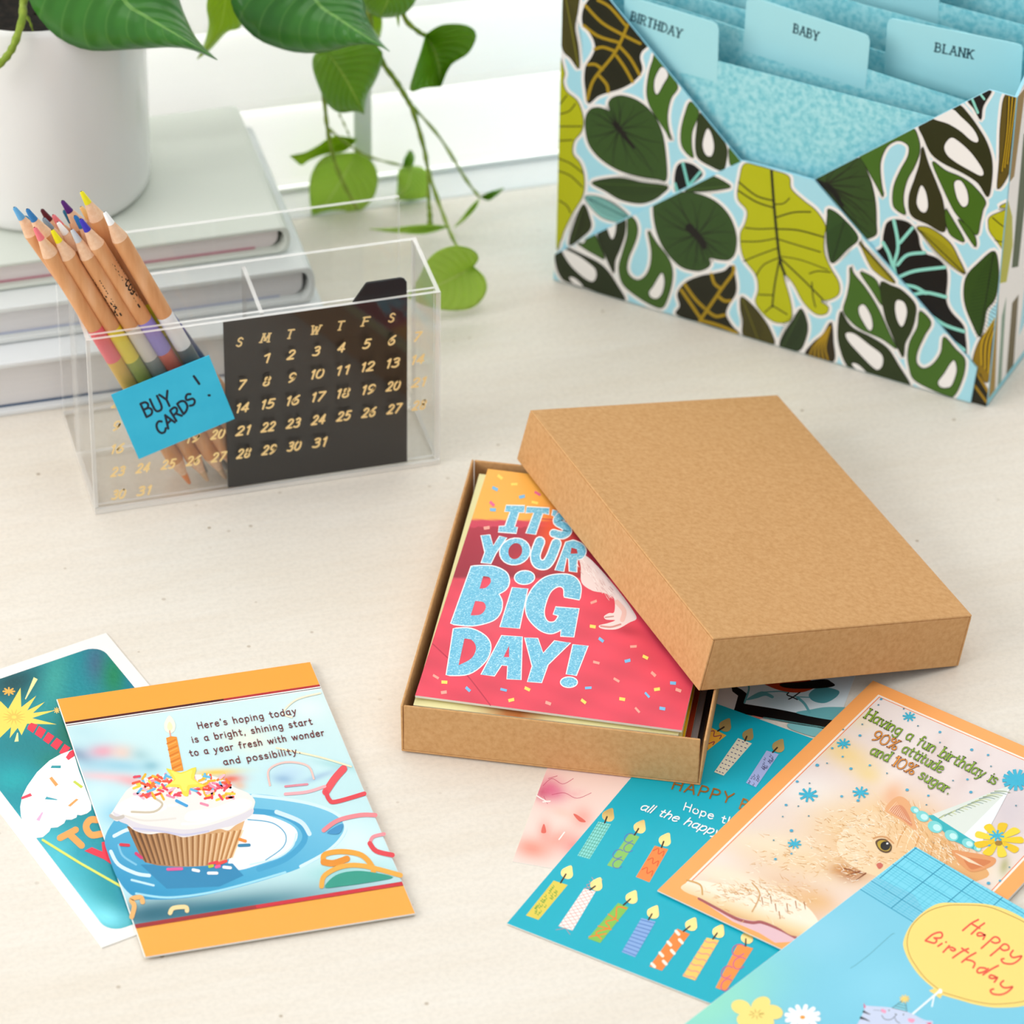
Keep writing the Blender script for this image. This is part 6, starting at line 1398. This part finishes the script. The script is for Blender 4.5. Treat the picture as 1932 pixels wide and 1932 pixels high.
L.add(V4, [(1498, 520), (1532, 640), (1530, 740), (1475, 830), (1452, 910), (1500, 1000), (1560, 1068), (1450, 1040), (1250, 975), (1055, 912), (1082, 840), (1062, 740), (1130, 650), (1250, 600), (1350, 582), (1440, 560)], '#1d1d09', (), gv([(1240, 965), (1420, 700), (1508, 580), (1515, 525)], [(1090, 710), (1180, 840), (1240, 930)], [(1120, 668), (1200, 780), (1280, 860)], [(1335, 585), (1360, 660), (1410, 700)], [(1400, 770), (1440, 800), (1490, 800)], [(1300, 880), (1370, 925), (1440, 915)], [(1260, 960), (1400, 1000), (1540, 1058)]))
L.add(V4, [(1580, 768), (1680, 850), (1760, 950), (1812, 1040), (1842, 1148), (1720, 1118), (1592, 1080), (1590, 960), (1568, 860)], OLV, (), feather((1590, 790), (1712, 1112), 90, 22, 2, '#25230a', '#6c6a1a'))
L.add(V1, [(1032, 1247), (1058, 1310), (1050, 1370), (1020, 1418), (948, 1402), (960, 1350), (1000, 1290)], '#26371a', (), feather((1032, 1252), (960, 1400), 45, 16, 1, '#142009', '#3d5426'))
L.add(V1, [(1153, 1302), (1162, 1380), (1160, 1462), (1052, 1436), (1075, 1390), (1120, 1350)], '#2a2009', (), [([(1150, 1318), (1130 - k * 12, 1400), (1140 - k * 18, 1452 - k * 3)], 7, '#a8860f') for k in range(5)])
L.add(V5, [(525, 530), (560, 590), (650, 700), (750, 860), (850, 1080), (902, 1192), (780, 1112), (620, 1040), (530, 970), (470, 880), (500, 760), (520, 650)], '#41671d', [[(600, 850), (640, 838), (690, 920), (706, 1010), (680, 1042), (630, 970), (598, 900)]])
L.add(V5, [(605, 570), (722, 622), (770, 720), (782, 840), (700, 720)], '#41671d')
L.add(V5, [(770, 660), (860, 680), (950, 722), (1052, 832), (1050, 950), (1020, 1050), (970, 1150), (950, 1258), (852, 1050), (800, 900)], '#26340f', [[(905, 800), (960, 815), (985, 890), (965, 980), (938, 1010), (905, 950), (890, 860)]])
L.add(V5, [(448, 890), (500, 970), (560, 1030), (700, 1100), (830, 1190), (920, 1330), (1008, 1475), (960, 1482), (800, 1436), (650, 1388), (510, 1340), (440, 1180), (425, 1040)], '#26340f', [[(492, 1068), (560, 1070), (680, 1160), (780, 1240), (787, 1320), (750, 1360), (700, 1332), (600, 1230), (512, 1130)], [(540, 1310), (590, 1320), (655, 1385), (575, 1358)]])
L.add(V5, [(1090, 885), (1180, 978), (1130, 1080), (1075, 1200), (1060, 1280), (1080, 1330), (1130, 1350), (1200, 1310), (1260, 1220), (1285, 1095), (1380, 1195), (1452, 1272), (1450, 1380), (1410, 1500), (1370, 1568), (1330, 1578), (1180, 1520), (1040, 1440), (1002, 1340), (990, 1240), (1010, 1130), (1070, 1010)], '#41671b', [[(1370, 1290), (1386, 1370), (1350, 1480), (1310, 1505), (1260, 1500), (1240, 1460), (1290, 1390), (1340, 1310)]])
hull = [fl[0], fl[1], fl[5], fl[7], fl[10], fl[11], fl[12]]
FE = [half(hull[i_], hull[(i_ + 1) % 7], (.12, .05), -.0014) for i_ in range(7)]
L.done(lambda a_, pts: FE)
art.make('bottom_flap', [M_BLUEP, M_PRINT], fo, mb)

# sides, back, base
mb = MB().prism([OG(OW - .0016, .002, .0), OG(OW - .0016, .002, nr[1] - .0006), OG(OW - .0016, OD, nr[1] + .05), OG(OW - .0016, OD, 0)], ow * .0016)
art = Art(O0 + ow * OW, ow); art.base = 2e-5
SP = lambda d, z: ((px(OG(OW, d, z))[0]), px(OG(OW, d, z))[1])
art.poly([SP(.002, 0), SP(OD, 0), SP(OD, nr[1] + .05), SP(.002, nr[1] - .0006)], WH)
zt2 = nr[1]
art.poly([SP(.002, 0), SP(OD, 0), SP(OD, .004), SP(.002, .004)], '#8cd0dc')
art.poly([SP(.002, .004), SP(.0105, .004), SP(.007, .03), SP(.003, .06), SP(.002, .07)], '#a07f22'); art.poly([SP(.014, .004), SP(.019, .004), SP(.014, .06), SP(.010, .05)], '#7d9a86'); art.poly([SP(.026, .004), SP(.036, .004), SP(.033, .05), SP(.024, .05)], '#5e5024')
art.poly([SP(.002, .075), SP(.012, .07), SP(.016, .09), SP(.011, .11), SP(.002, .125)], '#b3b225'); art.poly([SP(.002, zt2 - .0006), SP(.012, zt2 - .0006), SP(.008, zt2 - .05), SP(.002, zt2 - .05)], '#8f6f1c'); art.poly([SP(.016, zt2 - .03), SP(.03, zt2 - .03), SP(.028, .07), SP(.018, .075)], '#33491c'); art.poly([SP(.04, .02), SP(.06, .03), SP(.06, .12), SP(.045, .11)], '#a6dcea')
art.make('side_board', [M_BLUEP, M_PRINT], fo, mb)
MB().prism([OG(0, .002, 0), OG(0, .002, OH), OG(0, OD, OH + .02), OG(0, OD, 0)], ow * .0016).build('side_board', M_BLUEP, fo)
MB().prism([OG(0, OD, 0), OG(OW, OD, 0), OG(OW, OD, OH + .04), OG(0, OD, OH + .04)], od_ * .0018).build('back_board', M_BLUEP, fo)
MB().prism([OG(0, .002, 0), OG(OW, .002, 0), OG(OW, OD, 0), OG(0, OD, 0)], Z_ * .0015).build('base_board', M_BLUEP, fo)

# dividers: main sheet with a raised tab that carries the printed word
def divider(d, left, right, tab=None, word=None, wp=None):
    """left/right = two points of the photo on the sheet's top edge (left and right of its tab)"""
    a0, z0 = og_uv(left, d); a1, z1 = og_uv(right, d); m_ = (z1 - z0) / (a1 - a0)
    f = lambda a: z0 + m_ * (a - a0)
    P0 = O0 + od_ * d
    poly = [(.0022, .003), (OW - .0022, .003), (OW - .0022, f(OW)), (.0022, f(0))]
    mb = MB().prism([OG(a, d, z) for a, z in poly], od_ * .0006)
    s_ = mb.build('divider', M_AQUA, fo)
    if tab:
        t_ = [og_uv(p, d) for p in tab]; al, ar = min(t_[0][0], t_[-1][0]), max(t_[0][0], t_[-1][0])
        mb = MB().prism([OG(a, d - .00012, z) for a, z in [(t_[0][0], f(t_[0][0]) - .012)] + t_[1:-1] + [(t_[-1][0], f(t_[-1][0]) - .012)]], od_ * .0007)
        art = Art(P0 - od_ * .00012, NF)
        if word: art.text(word, wp[0], wp[1], wp[2], 2.6, '#17424f', gap=26, serif=True, thick=1.3)
        art.make('tab', [M_TABP, M_PRINT], s_, mb)
divider(.0060, (1355, 116), (1750, 219), [(1180, 70), (1178, -6), (1196, -4), (1344, 41), (1352, 46), (1356, 55), (1355, 116)], 'BIRTHDAY', ((1190, 38), (1284, 72), (3, -16)))
divider(.0200, (1405, 57), (1815, 189), [(1404, 62), (1408, 6), (1411, -3), (1418, -6), (1630, 64), (1638, 69), (1641, 79), (1635, 138)], 'BABY', ((1497, 61), (1543, 77), (2, -16)))
divider(.0350, (1411, 22), (1672, 100), [(1671, 102), (1674, 46), (1677, 38), (1684, 35), (1920, 83), (1927, 86), (1930, 93), (1927, 158)], 'BLANK', ((1764, 97), (1835, 111), (2, -16)))
divider(.0500, (1589, -2), (1932, 92), None)
divider(.0640, (1500, -66), (1932, 48), [(1560, -52), (1562, -100), (1570, -106), (1764, -54), (1772, -50), (1774, -42), (1773, 8)])
divider(.0800, (1500, -120), (1932, -6), None)
bpy.context.view_layer.update()
for o_ in scn.objects:
    if '_o' in o_: del o_['_o']
